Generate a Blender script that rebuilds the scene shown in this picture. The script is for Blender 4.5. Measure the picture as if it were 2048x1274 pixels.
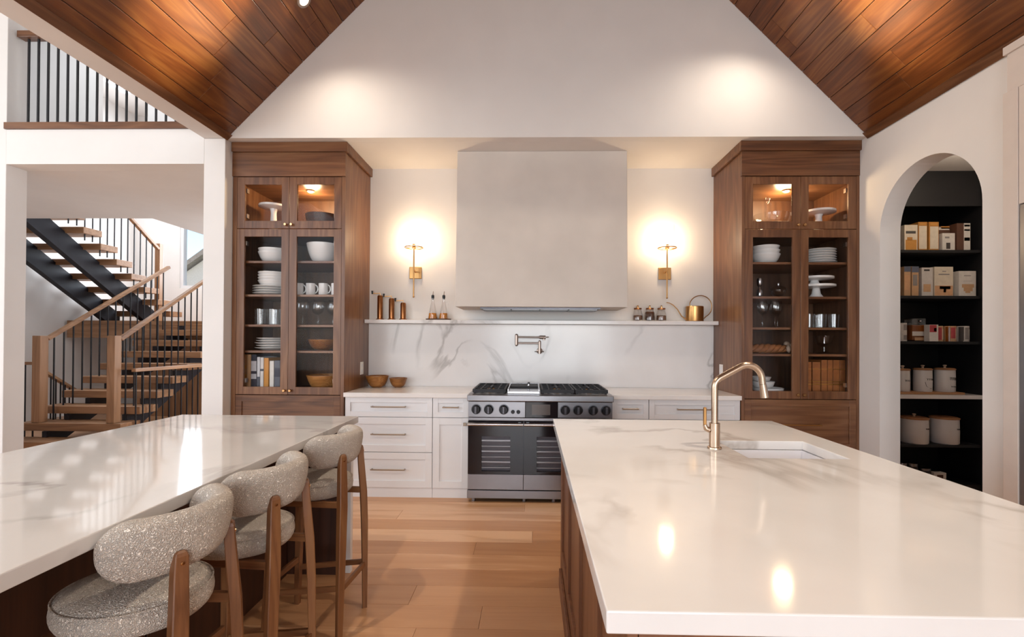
import bpy, bmesh, math, random
from mathutils import Vector, Matrix
random.seed(7)
PI = math.pi
for o in list(bpy.data.objects): bpy.data.objects.remove(o)
scene = bpy.context.scene
C = scene.collection

# ------------------------------------------------------------------ camera
cam_d = bpy.data.cameras.new('camera'); cam = bpy.data.objects.new('camera', cam_d); C.objects.link(cam)
cam_d.sensor_fit = 'HORIZONTAL'; cam_d.sensor_width = 36.0; cam_d.lens = 936.65*36/2048
cam_d.shift_x = -18.35/2048; cam_d.shift_y = 36.7/2048; cam_d.clip_start = 0.05; cam_d.clip_end = 500
cam.matrix_world = Matrix.Translation((0, 0, 1.3688)) @ Matrix.Rotation(0.0213, 4, 'Z') @ Matrix.Rotation(PI/2+0.0065, 4, 'X') @ Matrix.Rotation(0.0061, 4, 'Z')
scene.camera = cam

# ------------------------------------------------------------------ world, daylight, exposure
w = bpy.data.worlds.new('world'); scene.world = w; w.use_nodes = True
wn = w.node_tree.nodes; wl = w.node_tree.links
sky = wn.new('ShaderNodeTexSky'); sky.sky_type = 'NISHITA'; sky.sun_disc = False
sky.sun_elevation = math.radians(38); sky.sun_rotation = math.radians(150); sky.air_density = 1.0; sky.dust_density = 1.5
wl.new(sky.outputs[0], wn['Background'].inputs[0]); wn['Background'].inputs[1].default_value = 0.30

def area(name, loc, target, sx, sy, power, col):
    d = bpy.data.lights.new(name, 'AREA'); d.shape = 'RECTANGLE'; d.size = sx; d.size_y = sy; d.energy = power; d.color = col
    o = bpy.data.objects.new(name, d); C.objects.link(o); o.location = loc
    o.rotation_euler = (Vector(target)-Vector(loc)).to_track_quat('-Z', 'Y').to_euler(); return o
DAY = (0.86, 0.93, 1.0)
# daylight entering by the glazed rear wall, the living room side and the stair window, then added fills
area('rear_window_daylight_right', (0.6, -4.7, 1.6), (0.6, 5, 1.6), 3.4, 2.6, 235, DAY)
area('rear_window_daylight_left', (-5.2, -4.7, 2.8), (-5.2, 5, 2.8), 4.4, 4.6, 225, DAY)
area('side_window_daylight', (-7.6, 0.2, 2.4), (5, 0.2, 2.0), 5.0, 3.2, 230, DAY)
area('stair_window_daylight', (-6.2, 9.3, 3.5), (-6.1, 0, 2.6), 1.7, 2.2, 160, DAY)
area('hall_fill_light', (-2.92, 7.2, 1.5), (-8, 7.0, 1.0), 1.8, 1.9, 65, DAY)  # unseen fill, added to brighten the lower stair hall
area('upper_hall_fill_light', (-5.0, 5.0, 5.85), (-5.0, 5.2, 0), 1.4, 1.2, 55, DAY)  # added overhead fill for the dark upper hall
area('stairwell_fill_light', (-6.6, 7.6, 5.85), (-6.6, 7.6, 0), 1.6, 1.4, 110, DAY)  # added overhead fill that lifts the stairwell
vs = scene.view_settings
vs.view_transform = 'Standard'; vs.look = 'None'; vs.gamma = 1.0; vs.use_curve_mapping = False; vs.exposure = -0.22

scene.cycles.use_denoising = True
scene.cycles.max_bounces = 8; scene.cycles.diffuse_bounces = 4; scene.cycles.glossy_bounces = 4; scene.cycles.transparent_max_bounces = 16; scene.cycles.caustics_reflective = False; scene.cycles.caustics_refractive = False
# ------------------------------------------------------------------ materials
def hx(h):
    h = h.lstrip('#'); r = []
    for i in (0, 2, 4):
        c = int(h[i:i+2], 16)/255
        r.append(c/12.92 if c <= 0.04045 else ((c+0.055)/1.055)**2.4)
    return (r[0], r[1], r[2], 1.0)
M = {}
def base_mat(name):
    m = bpy.data.materials.new(name); m.use_nodes = True; M[name] = m
    nt = m.node_tree; return m, nt.nodes, nt.links, nt.nodes['Principled BSDF']
def plain(name, col, rough=0.5, metal=0.0, var=0.06, scale=12.0, bump=0.0, bscale=80.0, emis=None, estr=0.0, spec=0.5, coat=0.0):
    m, n, l, b = base_mat(name)
    c = hx(col) if isinstance(col, str) else col
    tc = n.new('ShaderNodeTexCoord'); no = n.new('ShaderNodeTexNoise'); no.inputs['Scale'].default_value = scale; no.inputs['Detail'].default_value = 3
    l.new(tc.outputs['Object'], no.inputs['Vector'])
    rp = n.new('ShaderNodeValToRGB')
    rp.color_ramp.elements[0].position = 0.3; rp.color_ramp.elements[1].position = 0.7
    rp.color_ramp.elements[0].color = (c[0]*(1-var), c[1]*(1-var), c[2]*(1-var), 1)
    rp.color_ramp.elements[1].color = (min(1, c[0]*(1+var)), min(1, c[1]*(1+var)), min(1, c[2]*(1+var)), 1)
    l.new(no.outputs['Fac'], rp.inputs['Fac']); l.new(rp.outputs['Color'], b.inputs['Base Color'])
    b.inputs['Roughness'].default_value = rough; b.inputs['Metallic'].default_value = metal
    b.inputs['Specular IOR Level'].default_value = spec; b.inputs['Coat Weight'].default_value = coat
    if bump > 0:
        n2 = n.new('ShaderNodeTexNoise'); n2.inputs['Scale'].default_value = bscale; n2.inputs['Detail'].default_value = 4
        l.new(tc.outputs['Object'], n2.inputs['Vector'])
        bp = n.new('ShaderNodeBump'); bp.inputs['Strength'].default_value = bump; bp.inputs['Distance'].default_value = 0.01
        l.new(n2.outputs['Fac'], bp.inputs['Height']); l.new(bp.outputs['Normal'], b.inputs['Normal'])
    if emis:
        b.inputs['Emission Color'].default_value = hx(emis) if isinstance(emis, str) else emis; b.inputs['Emission Strength'].default_value = estr
    return m
def wood(name, dark, mid, light, axis, rough=0.4, freq=1.0, rings=6.0, vary=0.25, coat=0.0, rng_hue=0.0):
    """grain runs along axis; contour lines of a stretched noise make the cathedral figure"""
    m, n, l, b = base_mat(name)
    tc = n.new('ShaderNodeTexCoord'); oi = n.new('ShaderNodeObjectInfo')
    mul = n.new('ShaderNodeMath'); mul.operation = 'MULTIPLY'; mul.inputs[1].default_value = 37.0; l.new(oi.outputs['Random'], mul.inputs[0])
    add = n.new('ShaderNodeVectorMath'); add.operation = 'ADD'; l.new(tc.outputs['Object'], add.inputs[0]); l.new(mul.outputs[0], add.inputs[1])
    mp = n.new('ShaderNodeMapping'); s = [6.0*freq]*3; s['xyz'.index(axis)] = 0.55*freq; mp.inputs['Scale'].default_value = s
    l.new(add.outputs[0], mp.inputs['Vector'])
    n1 = n.new('ShaderNodeTexNoise'); n1.inputs['Scale'].default_value = 1.0; n1.inputs['Detail'].default_value = 2.0; n1.inputs['Distortion'].default_value = 0.35
    l.new(mp.outputs[0], n1.inputs['Vector'])
    r1 = n.new('ShaderNodeMath'); r1.operation = 'MULTIPLY'; r1.inputs[1].default_value = rings; l.new(n1.outputs['Fac'], r1.inputs[0])
    fr = n.new('ShaderNodeMath'); fr.operation = 'PINGPONG'; fr.inputs[1].default_value = 0.5; l.new(r1.outputs[0], fr.inputs[0])
    mp2 = n.new('ShaderNodeMapping'); s2 = [130.0*freq]*3; s2['xyz'.index(axis)] = 4.0*freq; mp2.inputs['Scale'].default_value = s2
    l.new(add.outputs[0], mp2.inputs['Vector'])
    n2 = n.new('ShaderNodeTexNoise'); n2.inputs['Scale'].default_value = 1.0; n2.inputs['Detail'].default_value = 4; l.new(mp2.outputs[0], n2.inputs['Vector'])
    mp3 = n.new('ShaderNodeMapping'); s3 = [2.2*freq]*3; s3['xyz'.index(axis)] = 0.5*freq; mp3.inputs['Scale'].default_value = s3
    l.new(add.outputs[0], mp3.inputs['Vector'])
    n3 = n.new('ShaderNodeTexNoise'); n3.inputs['Scale'].default_value = 1.0; n3.inputs['Detail'].default_value = 3; l.new(mp3.outputs[0], n3.inputs['Vector'])
    # combine
    a = n.new('ShaderNodeMath'); a.operation = 'MULTIPLY'; a.inputs[1].default_value = 0.45; l.new(fr.outputs[0], a.inputs[0])
    c2 = n.new('ShaderNodeMath'); c2.operation = 'MULTIPLY_ADD'; c2.inputs[1].default_value = 0.30; l.new(n2.outputs['Fac'], c2.inputs[0]); l.new(a.outputs[0], c2.inputs[2])
    c3 = n.new('ShaderNodeMath'); c3.operation = 'MULTIPLY_ADD'; c3.inputs[1].default_value = 0.5; l.new(n3.outputs['Fac'], c3.inputs[0]); l.new(c2.outputs[0], c3.inputs[2])
    c4 = n.new('ShaderNodeMath'); c4.operation = 'MULTIPLY_ADD'; c4.inputs[1].default_value = vary; l.new(oi.outputs['Random'], c4.inputs[0]); l.new(c3.outputs[0], c4.inputs[2])
    rp = n.new('ShaderNodeValToRGB'); e = rp.color_ramp.elements
    e[0].position = 0.25; e[0].color = hx(dark); e[1].position = 0.92+vary*0.5; e[1].color = hx(light)
    k = e.new(0.52+vary*0.5); k.color = hx(mid)
    l.new(c4.outputs[0], rp.inputs['Fac']); l.new(rp.outputs['Color'], b.inputs['Base Color'])
    b.inputs['Roughness'].default_value = rough; b.inputs['Coat Weight'].default_value = coat; b.inputs['Coat Roughness'].default_value = 0.25
    bp = n.new('ShaderNodeBump'); bp.inputs['Strength'].default_value = 0.12; bp.inputs['Distance'].default_value = 0.003
    l.new(c2.outputs[0], bp.inputs['Height']); l.new(bp.outputs['Normal'], b.inputs['Normal'])
    return m
def marble(name, basec, veinc, rough, scale=1.0, width=0.022, amount=0.75, seed=0.0, stretch=(1, 1, 1)):
    m, n, l, b = base_mat(name)
    tc = n.new('ShaderNodeTexCoord'); mp = n.new('ShaderNodeMapping'); mp.inputs['Location'].default_value = (seed, seed*0.7, seed*1.3); mp.inputs['Scale'].default_value = stretch
    mp.inputs['Rotation'].default_value = (0.3, 0.5, 0.6)
    l.new(tc.outputs['Object'], mp.inputs['Vector'])
    n1 = n.new('ShaderNodeTexNoise'); n1.inputs['Scale'].default_value = 1.1*scale; n1.inputs['Detail'].default_value = 5; n1.inputs['Roughness'].default_value = 0.5; n1.inputs['Distortion'].default_value = 0.7
    l.new(mp.outputs[0], n1.inputs['Vector'])
    s = n.new('ShaderNodeMath'); s.operation = 'SUBTRACT'; s.inputs[1].default_value = 0.5; l.new(n1.outputs['Fac'], s.inputs[0])
    ab = n.new('ShaderNodeMath'); ab.operation = 'ABSOLUTE'; l.new(s.outputs[0], ab.inputs[0])
    mr = n.new('ShaderNodeMapRange'); mr.inputs['From Min'].default_value = 0.0; mr.inputs['From Max'].default_value = width; mr.inputs['To Min'].default_value = 1; mr.inputs['To Max'].default_value = 0
    l.new(ab.outputs[0], mr.inputs['Value'])
    n2 = n.new('ShaderNodeTexNoise'); n2.inputs['Scale'].default_value = 1.6*scale; n2.inputs['Detail'].default_value = 2; l.new(mp.outputs[0], n2.inputs['Vector'])
    r2 = n.new('ShaderNodeMapRange'); r2.inputs['From Min'].default_value = 0.42; r2.inputs['From Max'].default_value = 0.62; l.new(n2.outputs['Fac'], r2.inputs['Value'])
    mu = n.new('ShaderNodeMath'); mu.operation = 'MULTIPLY'; l.new(mr.outputs[0], mu.inputs[0]); l.new(r2.outputs[0], mu.inputs[1])
    mu2 = n.new('ShaderNodeMath'); mu2.operation = 'MULTIPLY'; mu2.inputs[1].default_value = amount; l.new(mu.outputs[0], mu2.inputs[0])
    # cloudy tone
    n3 = n.new('ShaderNodeTexNoise'); n3.inputs['Scale'].default_value = 2.3*scale; n3.inputs['Detail'].default_value = 4; l.new(mp.outputs[0], n3.inputs['Vector'])
    bc = hx(basec); rp = n.new('ShaderNodeValToRGB'); rp.color_ramp.elements[0].position = 0.3; rp.color_ramp.elements[1].position = 0.6
    rp.color_ramp.elements[0].color = (bc[0]*0.93, bc[1]*0.925, bc[2]*0.92, 1); rp.color_ramp.elements[1].color = bc
    l.new(n3.outputs['Fac'], rp.inputs['Fac'])
    mx = n.new('ShaderNodeMix'); mx.data_type = 'RGBA'; l.new(mu2.outputs[0], mx.inputs['Factor']); l.new(rp.outputs['Color'], mx.inputs['A']); mx.inputs['B'].default_value = hx(veinc)
    l.new(mx.outputs['Result'], b.inputs['Base Color']); b.inputs['Roughness'].default_value = rough
    return m
def glass(name, tint=(1, 1, 1, 1), rough=0.02, base=0.02, gain=1.0, power=4.0):
    """thin clear glass: facing-weighted mix of transparent and glossy"""
    m = bpy.data.materials.new(name); m.use_nodes = True; M[name] = m; n = m.node_tree.nodes; l = m.node_tree.links; n.clear()
    out = n.new('ShaderNodeOutputMaterial'); tr = n.new('ShaderNodeBsdfTransparent'); tr.inputs[0].default_value = tint
    gl = n.new('ShaderNodeBsdfGlossy'); gl.inputs['Roughness'].default_value = rough; mx = n.new('ShaderNodeMixShader')
    lw = n.new('ShaderNodeLayerWeight'); lw.inputs['Blend'].default_value = 0.5
    pw = n.new('ShaderNodeMath'); pw.operation = 'POWER'; pw.inputs[1].default_value = power; l.new(lw.outputs['Facing'], pw.inputs[0])
    ma = n.new('ShaderNodeMath'); ma.operation = 'MULTIPLY_ADD'; ma.inputs[1].default_value = gain; ma.inputs[2].default_value = base; ma.use_clamp = True
    l.new(pw.outputs[0], ma.inputs[0]); l.new(ma.outputs[0], mx.inputs[0]); l.new(tr.outputs[0], mx.inputs[1]); l.new(gl.outputs[0], mx.inputs[2]); l.new(mx.outputs[0], out.inputs[0])
    return m
def boucle(name, c0, c1):
    m, n, l, b = base_mat(name)
    tc = n.new('ShaderNodeTexCoord')
    dn = n.new('ShaderNodeTexNoise'); dn.inputs['Scale'].default_value = 90; dn.inputs['Detail'].default_value = 2; l.new(tc.outputs['Object'], dn.inputs['Vector'])
    mixv = n.new('ShaderNodeVectorMath'); mixv.operation = 'MULTIPLY_ADD'; mixv.inputs[1].default_value = (0.03,)*3; l.new(dn.outputs['Color'], mixv.inputs[0]); l.new(tc.outputs['Object'], mixv.inputs[2])
    vo = n.new('ShaderNodeTexVoronoi'); vo.feature = 'DISTANCE_TO_EDGE'; vo.inputs['Scale'].default_value = 120; l.new(mixv.outputs[0], vo.inputs['Vector'])
    r1 = n.new('ShaderNodeMapRange'); r1.inputs['From Max'].default_value = 0.32; l.new(vo.outputs['Distance'], r1.inputs['Value'])
    rp = n.new('ShaderNodeValToRGB'); rp.color_ramp.elements[0].color = hx(c0); rp.color_ramp.elements[1].color = hx(c1); rp.color_ramp.elements[1].position = 0.75
    l.new(r1.outputs[0], rp.inputs['Fac']); l.new(rp.outputs['Color'], b.inputs['Base Color'])
    b.inputs['Roughness'].default_value = 0.95; b.inputs['Specular IOR Level'].default_value = 0.15
    b.inputs['Sheen Weight'].default_value = 0.25
    bp = n.new('ShaderNodeBump'); bp.inputs['Strength'].default_value = 0.9; bp.inputs['Distance'].default_value = 0.008
    l.new(r1.outputs[0], bp.inputs['Height']); l.new(bp.outputs['Normal'], b.inputs['Normal'])
    return m

plain('wall_white', '#e3dfdc', 0.85, var=0.02, scale=3)
plain('soffit_white', '#e3dfdc', 0.85, var=0.02, scale=3)
plain('plaster_hood', '#cfc6be', 0.75, var=0.06, scale=2.6, bump=0.05, bscale=9)
plain('cabinet_white', '#e2e1e2', 0.45, var=0.015, scale=4)
plain('appliance_cream', '#d5c8bf', 0.5, var=0.02)
for ax in 'xyz':
    wood('walnut_'+ax, '#46291a', '#70492f', '#946c4b', ax, rough=0.33, vary=0.10, rings=7)
    wood('stool_wood_'+ax, '#4d2d18', '#7a4f31', '#93683f', ax, rough=0.4, vary=0.05, freq=1.6)
    wood('stair_wood_'+ax, '#6b4933', '#98704f', '#b78c6a', ax, rough=0.4, vary=0.15)
wood('ceiling_wood', '#42210d', '#6e3d1b', '#91602e', 'y', rough=0.28, vary=0.14, rings=9)
wood('floor_oak', '#ac7a53', '#c8976e', '#dbb08a', 'x', rough=0.30, vary=0.7, rings=4)
wood('island_wood_z', '#4a2a19', '#754a30', '#8f6446', 'z', rough=0.42, vary=0.15)
wood('espresso_z', '#23120b', '#3d2217', '#53301f', 'z', rough=0.45, vary=0.1)
wood('cabinet_inner_x', '#3d2415', '#5f3d28', '#7d573c', 'x', rough=0.5, vary=0.05)
wood('cabinet_inner_z', '#3d2415', '#5f3d28', '#7d573c', 'z', rough=0.5, vary=0.05)
wood('bowl_wood', '#5a3114', '#94602f', '#c08a4e', 'x', rough=0.35, freq=3.0, rings=6, vary=0.2)
wood('bowl_dark', '#2b170d', '#4b2c1b', '#63402a', 'x', rough=0.4, freq=3.0, rings=6, vary=0.1)
wood('board_wood', '#7c5436', '#a5754f', '#bf9069', 'x', rough=0.5, freq=2.0)
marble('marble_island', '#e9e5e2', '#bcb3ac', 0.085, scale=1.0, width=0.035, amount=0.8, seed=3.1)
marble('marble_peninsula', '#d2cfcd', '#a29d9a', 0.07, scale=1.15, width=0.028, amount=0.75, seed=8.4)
marble('marble_splash', '#e4e0df', '#a9a4a2', 0.16, scale=1.15, width=0.026, amount=0.8, seed=5.9, stretch=(1, 1, 0.75))
marble('quartz_white', '#e6e1de', '#cfc9c5', 0.15, scale=1.5, width=0.02, amount=0.3, seed=1.1)
boucle('boucle', '#d9c7b7', '#f4e8db')
plain('brass', '#b98d5a', 0.28, 1.0, var=0.05)
plain('brass_polished', '#d0a878', 0.2, 1.0, var=0.04)
plain('champagne', '#bda58f', 0.27, 1.0, var=0.04)
plain('copper_mill', '#9a653f', 0.3, 1.0, var=0.12, scale=40)
plain('pewter_pull', '#9c8c7c', 0.35, 1.0, var=0.05)
plain('nickel', '#a8998f', 0.3, 1.0, var=0.05)
plain('steel', '#8f8e92', 0.32, 1.0, var=0.05, scale=5)
plain('steel_dark', '#5c5b60', 0.35, 1.0, var=0.06)
plain('steel_bright', '#c3c2c6', 0.22, 1.0, var=0.03)
plain('cast_iron', '#2a292c', 0.55, 0.4, var=0.1)
plain('black_knob', '#232326', 0.3, 0.6, var=0.1)
plain('black_gloss', '#1b181c', 0.08, 0.0, var=0.05)
plain('oven_cavity', '#59555b', 0.5, 0.5, var=0.1)
plain('display_glass', '#574f4c', 0.15, 0.0, var=0.06)
plain('matte_black', '#17151a', 0.55, 0.2, var=0.1)
plain('stringer_steel', '#1e1d25', 0.5, 0.3, var=0.1)
plain('pantry_black', '#0f0e12', 0.6, 0.0, var=0.08)
plain('ceramic', '#e8e5e3', 0.2, 0.0, var=0.01)
plain('sink_white', '#efedf0', 0.15, 0.0, var=0.01)
plain('canister', '#d8d3d0', 0.35, 0.0, var=0.02)
plain('outlet_white', '#ece6e2', 0.4, 0.0, var=0.01)
plain('paper_white', '#ddd6cf', 0.7, 0.0, var=0.03)
plain('oil', '#c87a12', 0.15, 0.0, var=0.1)
plain('spice_brown', '#6e4a34', 0.7, 0.0, var=0.3, scale=90)
plain('honey', '#8a4712', 0.15, 0.0, var=0.15)
plain('bread', '#9a6136', 0.7, 0.0, var=0.25, scale=25, bump=0.3, bscale=60)
plain('pale_wood', '#cdb49d', 0.6, 0.0, var=0.08)
plain('leather', '#a0602f', 0.5, 0.0, var=0.18, scale=20, bump=0.1)
plain('gold_band', '#c9974f', 0.35, 0.9, var=0.05)
plain('bulb_glow', '#fff2dc', 0.3, emis=(1.0, 0.78, 0.5, 1), estr=30.0)
plain('puck_glow', '#fff2dc', 0.3, emis=(1.0, 0.76, 0.46, 1), estr=9.0)
plain('downlight_glow', '#fff2dc', 0.3, emis=(1.0, 0.8, 0.58, 1), estr=12.0)
plain('ink', '#4a4542', 0.6)
plain('grass', '#7d8a5b', 0.9, var=0.2, scale=2)
plain('siding', '#d4cfca', 0.8)
plain('roof_shingle', '#9b9088', 0.9, var=0.15, scale=8)
glass('pane_glass', base=0.005, gain=0.4)
glass('shade_glass', base=0.02, gain=0.5, power=3.0)
glass('drink_glass', tint=(0.99, 0.99, 0.99, 1), base=0.07, gain=0.55, rough=0.05, power=2.6)
glass('window_glass', base=0.03, gain=0.6)
def colour(key, c, rough=0.6): 
    if key not in M: plain(key, c, rough, var=0.06, scale=30)
    return key

# ------------------------------------------------------------------ mesh builder
class MB:
    def __init__(s): s.v = []; s.f = []
    def add(s, vs, fs):
        o = len(s.v); s.v += [tuple(p) for p in vs]; s.f += [tuple(i+o for i in f) for f in fs]; return s
    def box(s, x0, x1, y0, y1, z0, z1):
        return s.add([(x0,y0,z0),(x1,y0,z0),(x1,y1,z0),(x0,y1,z0),(x0,y0,z1),(x1,y0,z1),(x1,y1,z1),(x0,y1,z1)],
                     [(3,2,1,0),(4,5,6,7),(0,1,5,4),(1,2,6,5),(2,3,7,6),(3,0,4,7)])
    def prism(s, poly, axis, a0, a1):
        """extrude a 2D polygon along an axis; poly gives the two other coordinates in xyz order"""
        n = len(poly); vs = []
        for a in (a0, a1):
            for p, q in poly:
                vs.append({'x': (a, p, q), 'y': (p, a, q), 'z': (p, q, a)}[axis])
        fs = [tuple(range(n))[::-1], tuple(range(n, 2*n))]+[(i, (i+1) % n, n+(i+1) % n, n+i) for i in range(n)]
        return s.add(vs, fs)
    def lathe(s, prof, c=(0, 0, 0), seg=24, sx=1.0, sy=1.0, axis='z'):
        vs = []; fs = []; idx = []
        for r, z in prof:
            if abs(r) < 1e-6:
                idx.append([len(vs)]); vs.append((0, 0, z))
            else:
                idx.append(list(range(len(vs), len(vs)+seg)))
                for k in range(seg):
                    a = 2*PI*k/seg; vs.append((r*math.cos(a)*sx, r*math.sin(a)*sy, z))
        for a, b in zip(idx[:-1], idx[1:]):
            if len(a) == 1 and len(b) == 1: continue
            for k in range(seg):
                k2 = (k+1) % seg
                if len(a) == 1: fs.append((a[0], b[k2], b[k]))
                elif len(b) == 1: fs.append((a[k], a[k2], b[0]))
                else: fs.append((a[k], a[k2], b[k2], b[k]))
        if axis == 'y': vs = [(x, z, y) for x, y, z in vs]
        if axis == 'x': vs = [(z, y, x) for x, y, z in vs]
        return s.add([(x+c[0], y+c[1], z+c[2]) for x, y, z in vs], fs)
    def cyl(s, p0, p1, r, seg=12, r1=None): return s.tube([p0, p1], [r, r if r1 is None else r1], seg)
    def tube(s, pts, r, seg=8, sec=None, cap=True, up=None):
        """sweep a circle (or the section sec of 2D points) along a polyline"""
        pts = [Vector(p) for p in pts]; n = len(pts); rs = r if isinstance(r, (list, tuple)) else [r]*n
        T = []
        for i in range(n):
            t = (pts[min(i+1, n-1)]-pts[max(i-1, 0)]); T.append(t.normalized())
        u = Vector(up) if up else (Vector((0, 0, 1)) if abs(T[0].z) < 0.9 else Vector((1, 0, 0)))
        vs = []; fs = []
        sc = sec if sec else [(math.cos(2*PI*k/seg), math.sin(2*PI*k/seg)) for k in range(seg)]
        m = len(sc)
        for i in range(n):
            a = u-T[i]*u.dot(T[i]); a.normalize(); b = T[i].cross(a); u = a if not up else u
            for p, q in sc: vs.append(pts[i]+a*(p*rs[i])+b*(q*rs[i]))
        for i in range(n-1):
            for k in range(m): fs.append((i*m+k, i*m+(k+1) % m, (i+1)*m+(k+1) % m, (i+1)*m+k))
        if cap: fs.append(tuple(range(m))[::-1]); fs.append(tuple(range((n-1)*m, n*m)))
        return s.add(vs, fs)
    def sphere(s, c, r, seg=12, rings=8, sz=1.0):
        return s.lathe([(r*math.sin(PI*i/rings), -r*sz*math.cos(PI*i/rings)) for i in range(rings+1)], c, seg)
WL = {}
def obj(name, mb, mat, parent=None, bevel=0.0, smooth=False, sub=0, segs=2, angle=40):
    me = bpy.data.meshes.new(name)
    xs = [[p[i] for p in mb.v] for i in range(3)]
    c = Vector([(min(a)+max(a))/2 for a in xs])
    me.from_pydata([tuple(Vector(p)-c) for p in mb.v], [], mb.f); me.update()
    bm = bmesh.new(); bm.from_mesh(me); bmesh.ops.recalc_face_normals(bm, faces=bm.faces); bm.to_mesh(me); bm.free()
    me.materials.append(M[mat])
    o = bpy.data.objects.new(name, me); C.objects.link(o); WL[o.name] = c.copy()
    if parent: o.parent = parent; o.location = c-WL[parent.name]
    else: o.location = c
    if bevel:
        b = o.modifiers.new('bevel', 'BEVEL'); b.width = bevel; b.segments = segs; b.limit_method = 'ANGLE'; b.angle_limit = math.radians(40)
    if sub:
        q = o.modifiers.new('sub', 'SUBSURF'); q.levels = sub; q.render_levels = sub
    if smooth:
        for p in me.polygons: p.use_smooth = True
        if not sub:
            try: me.set_sharp_from_angle(angle=math.radians(angle))
            except Exception: pass
    return o
def tag(o, label, cat, group=None):
    o['label'] = label; o['category'] = cat
    if group: o['group'] = group
    return o
def thing(name, label, cat, loc=(0, 0, 0), group=None):
    o = bpy.data.objects.new(name, None); C.objects.link(o); o.location = loc; o.empty_display_size = 0.1; WL[o.name] = Vector(loc)
    return tag(o, label, cat, group)
def struct(name, mb, mat, parent=None, label=None, **k):
    o = obj(name, mb, mat, parent, **k); o['kind'] = 'structure'
    if label: o['label'] = label
    return o
def copy_tree(o, parent=None):
    c = o.copy(); C.objects.link(c); c.parent = parent; WL[c.name] = WL.get(o.name, Vector())
    for ch in list(o.children): copy_tree(ch, c)
    return c
def share(o, name, loc, parent=None):
    c = bpy.data.objects.new(name, o.data); C.objects.link(c); c.parent = parent; c.location = Vector(loc)-(WL[parent.name] if parent else Vector()); WL[c.name] = Vector(loc)
    for md in o.modifiers:
        m2 = c.modifiers.new(md.name, md.type)
        if md.type == 'BEVEL': m2.width = md.width; m2.segments = md.segments; m2.limit_method = 'ANGLE'; m2.angle_limit = md.angle_limit
    return c
ORD = ['first', 'second', 'third', 'fourth', 'fifth', 'sixth', 'seventh', 'eighth', 'ninth', 'tenth']
def stacked(n): return ['bottom']+[ORD[i] for i in range(1, n-1)]+['top']

# ------------------------------------------------------------------ dimensions (metres)
YB = 4.645          # niche back wall
YG = 3.92           # gable wall front
ZS = 3.07           # soffit and eaves
XL, XR = -2.60, 2.776
ZC = 0.905          # worktops
XM = (XL+XR)/2; ZR = ZS+(XR-XL)/2
YREAR = -5.0; XFAR = -8.1; ZTOP = 5.9

# ================================================================== SETTING
# floor: slab and oak boards running along x
fl = struct('floor', MB().box(XFAR-0.1, 4.4, YREAR-0.1, 9.5, -0.2, -0.012), 'floor_oak')
row = 0; y = -1.2
while y < 4.62:
    x = -3.6-random.random()*1.2
    while x < 2.7:
        L = random.choice((1.1, 1.4, 1.7, 2.0, 2.3)); x1 = min(x+L, 2.77)
        if x1-x > 0.1: obj('plank', MB().box(x+0.0006, x1-0.0006, y+0.0006, y+0.1894, -0.0118, 0.0), 'floor_oak', fl, bevel=0.0008, segs=1)
        x += L
    y += 0.19; row += 1
hall = struct('floor_hall', MB().box(XFAR, -3.6, 0.2, 9.4, -0.011, 0.0), 'floor_oak')

# niche, gable, column, beam
struct('wall_back', MB().box(-2.80, XR, YB, YB+0.12, 0, ZS), 'wall_white')
struct('wall_gable', MB().prism([(XL-0.19, ZS), (XR+0.16, ZS), (XR+0.16, ZS+0.1), (XM, ZR+0.05), (XL-0.19, ZS+0.1)], 'y', YG, YG+0.09), 'wall_white')
struct('ceiling_niche', MB().box(-2.80, XR+0.16, YG+0.091, YB+0.12, ZS, ZS+0.12), 'soffit_white')
struct('wall_column', MB().box(-2.795, -2.612, YG, YG+0.17, 0, ZS-0.001), 'wall_white', bevel=0.004)
struct('wall_hall_right', MB().box(-2.795, -2.64, YG+0.171, 9.4, 0, ZTOP), 'wall_white')
struct('trim_1', MB().box(-2.795, XL, YREAR, YG-0.001, ZS, ZS+0.2), 'wall_white', label='white beam along the left eave of the vault')
struct('wall_above_beam', MB().box(-2.795, -2.70, YREAR, YG-0.001, ZS+0.2, ZTOP), 'wall_white')
struct('wall_left_pier', MB().box(XFAR, -4.52, YG, YG+0.17, 0, ZTOP), 'wall_white', bevel=0.004)
struct('wall_header', MB().box(-4.52, -2.795, YG, YG+0.17, 2.852, 3.150), 'wall_white')
struct('trim_2', MB().box(-4.53, -2.79, YG-0.015, YG+0.17, 3.152, 3.208), 'walnut_x', label='brown wooden edge board under the balcony railing')
hc = MB().box(XFAR, -2.80, YG+0.171, 5.72, 2.852, 3.15); hc.box(-4.72, -2.80, 5.72, 8.2, 2.852, 3.15)
struct('ceiling_hall', hc, 'wall_white')
# upper hall partition with an opening
up = MB().box(XFAR, -5.72, 6.0, 6.1, 3.15, ZTOP); up.box(-5.03, -2.8, 6.0, 6.1, 3.15, ZTOP); up.box(-5.72, -5.03, 6.0, 6.1, 3.15, 4.1)
struct('wall_upper_hall', up, 'wall_white')
struct('trim_3', MB().box(-5.72, -5.03, 5.98, 6.12, 4.1, 4.16), 'walnut_x', label='brown sill in the upper hall wall')
struct('trim_4', MB().box(XFAR, -5.72, 5.985, 6.0, 3.15, 4.02), 'wall_white')
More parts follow.
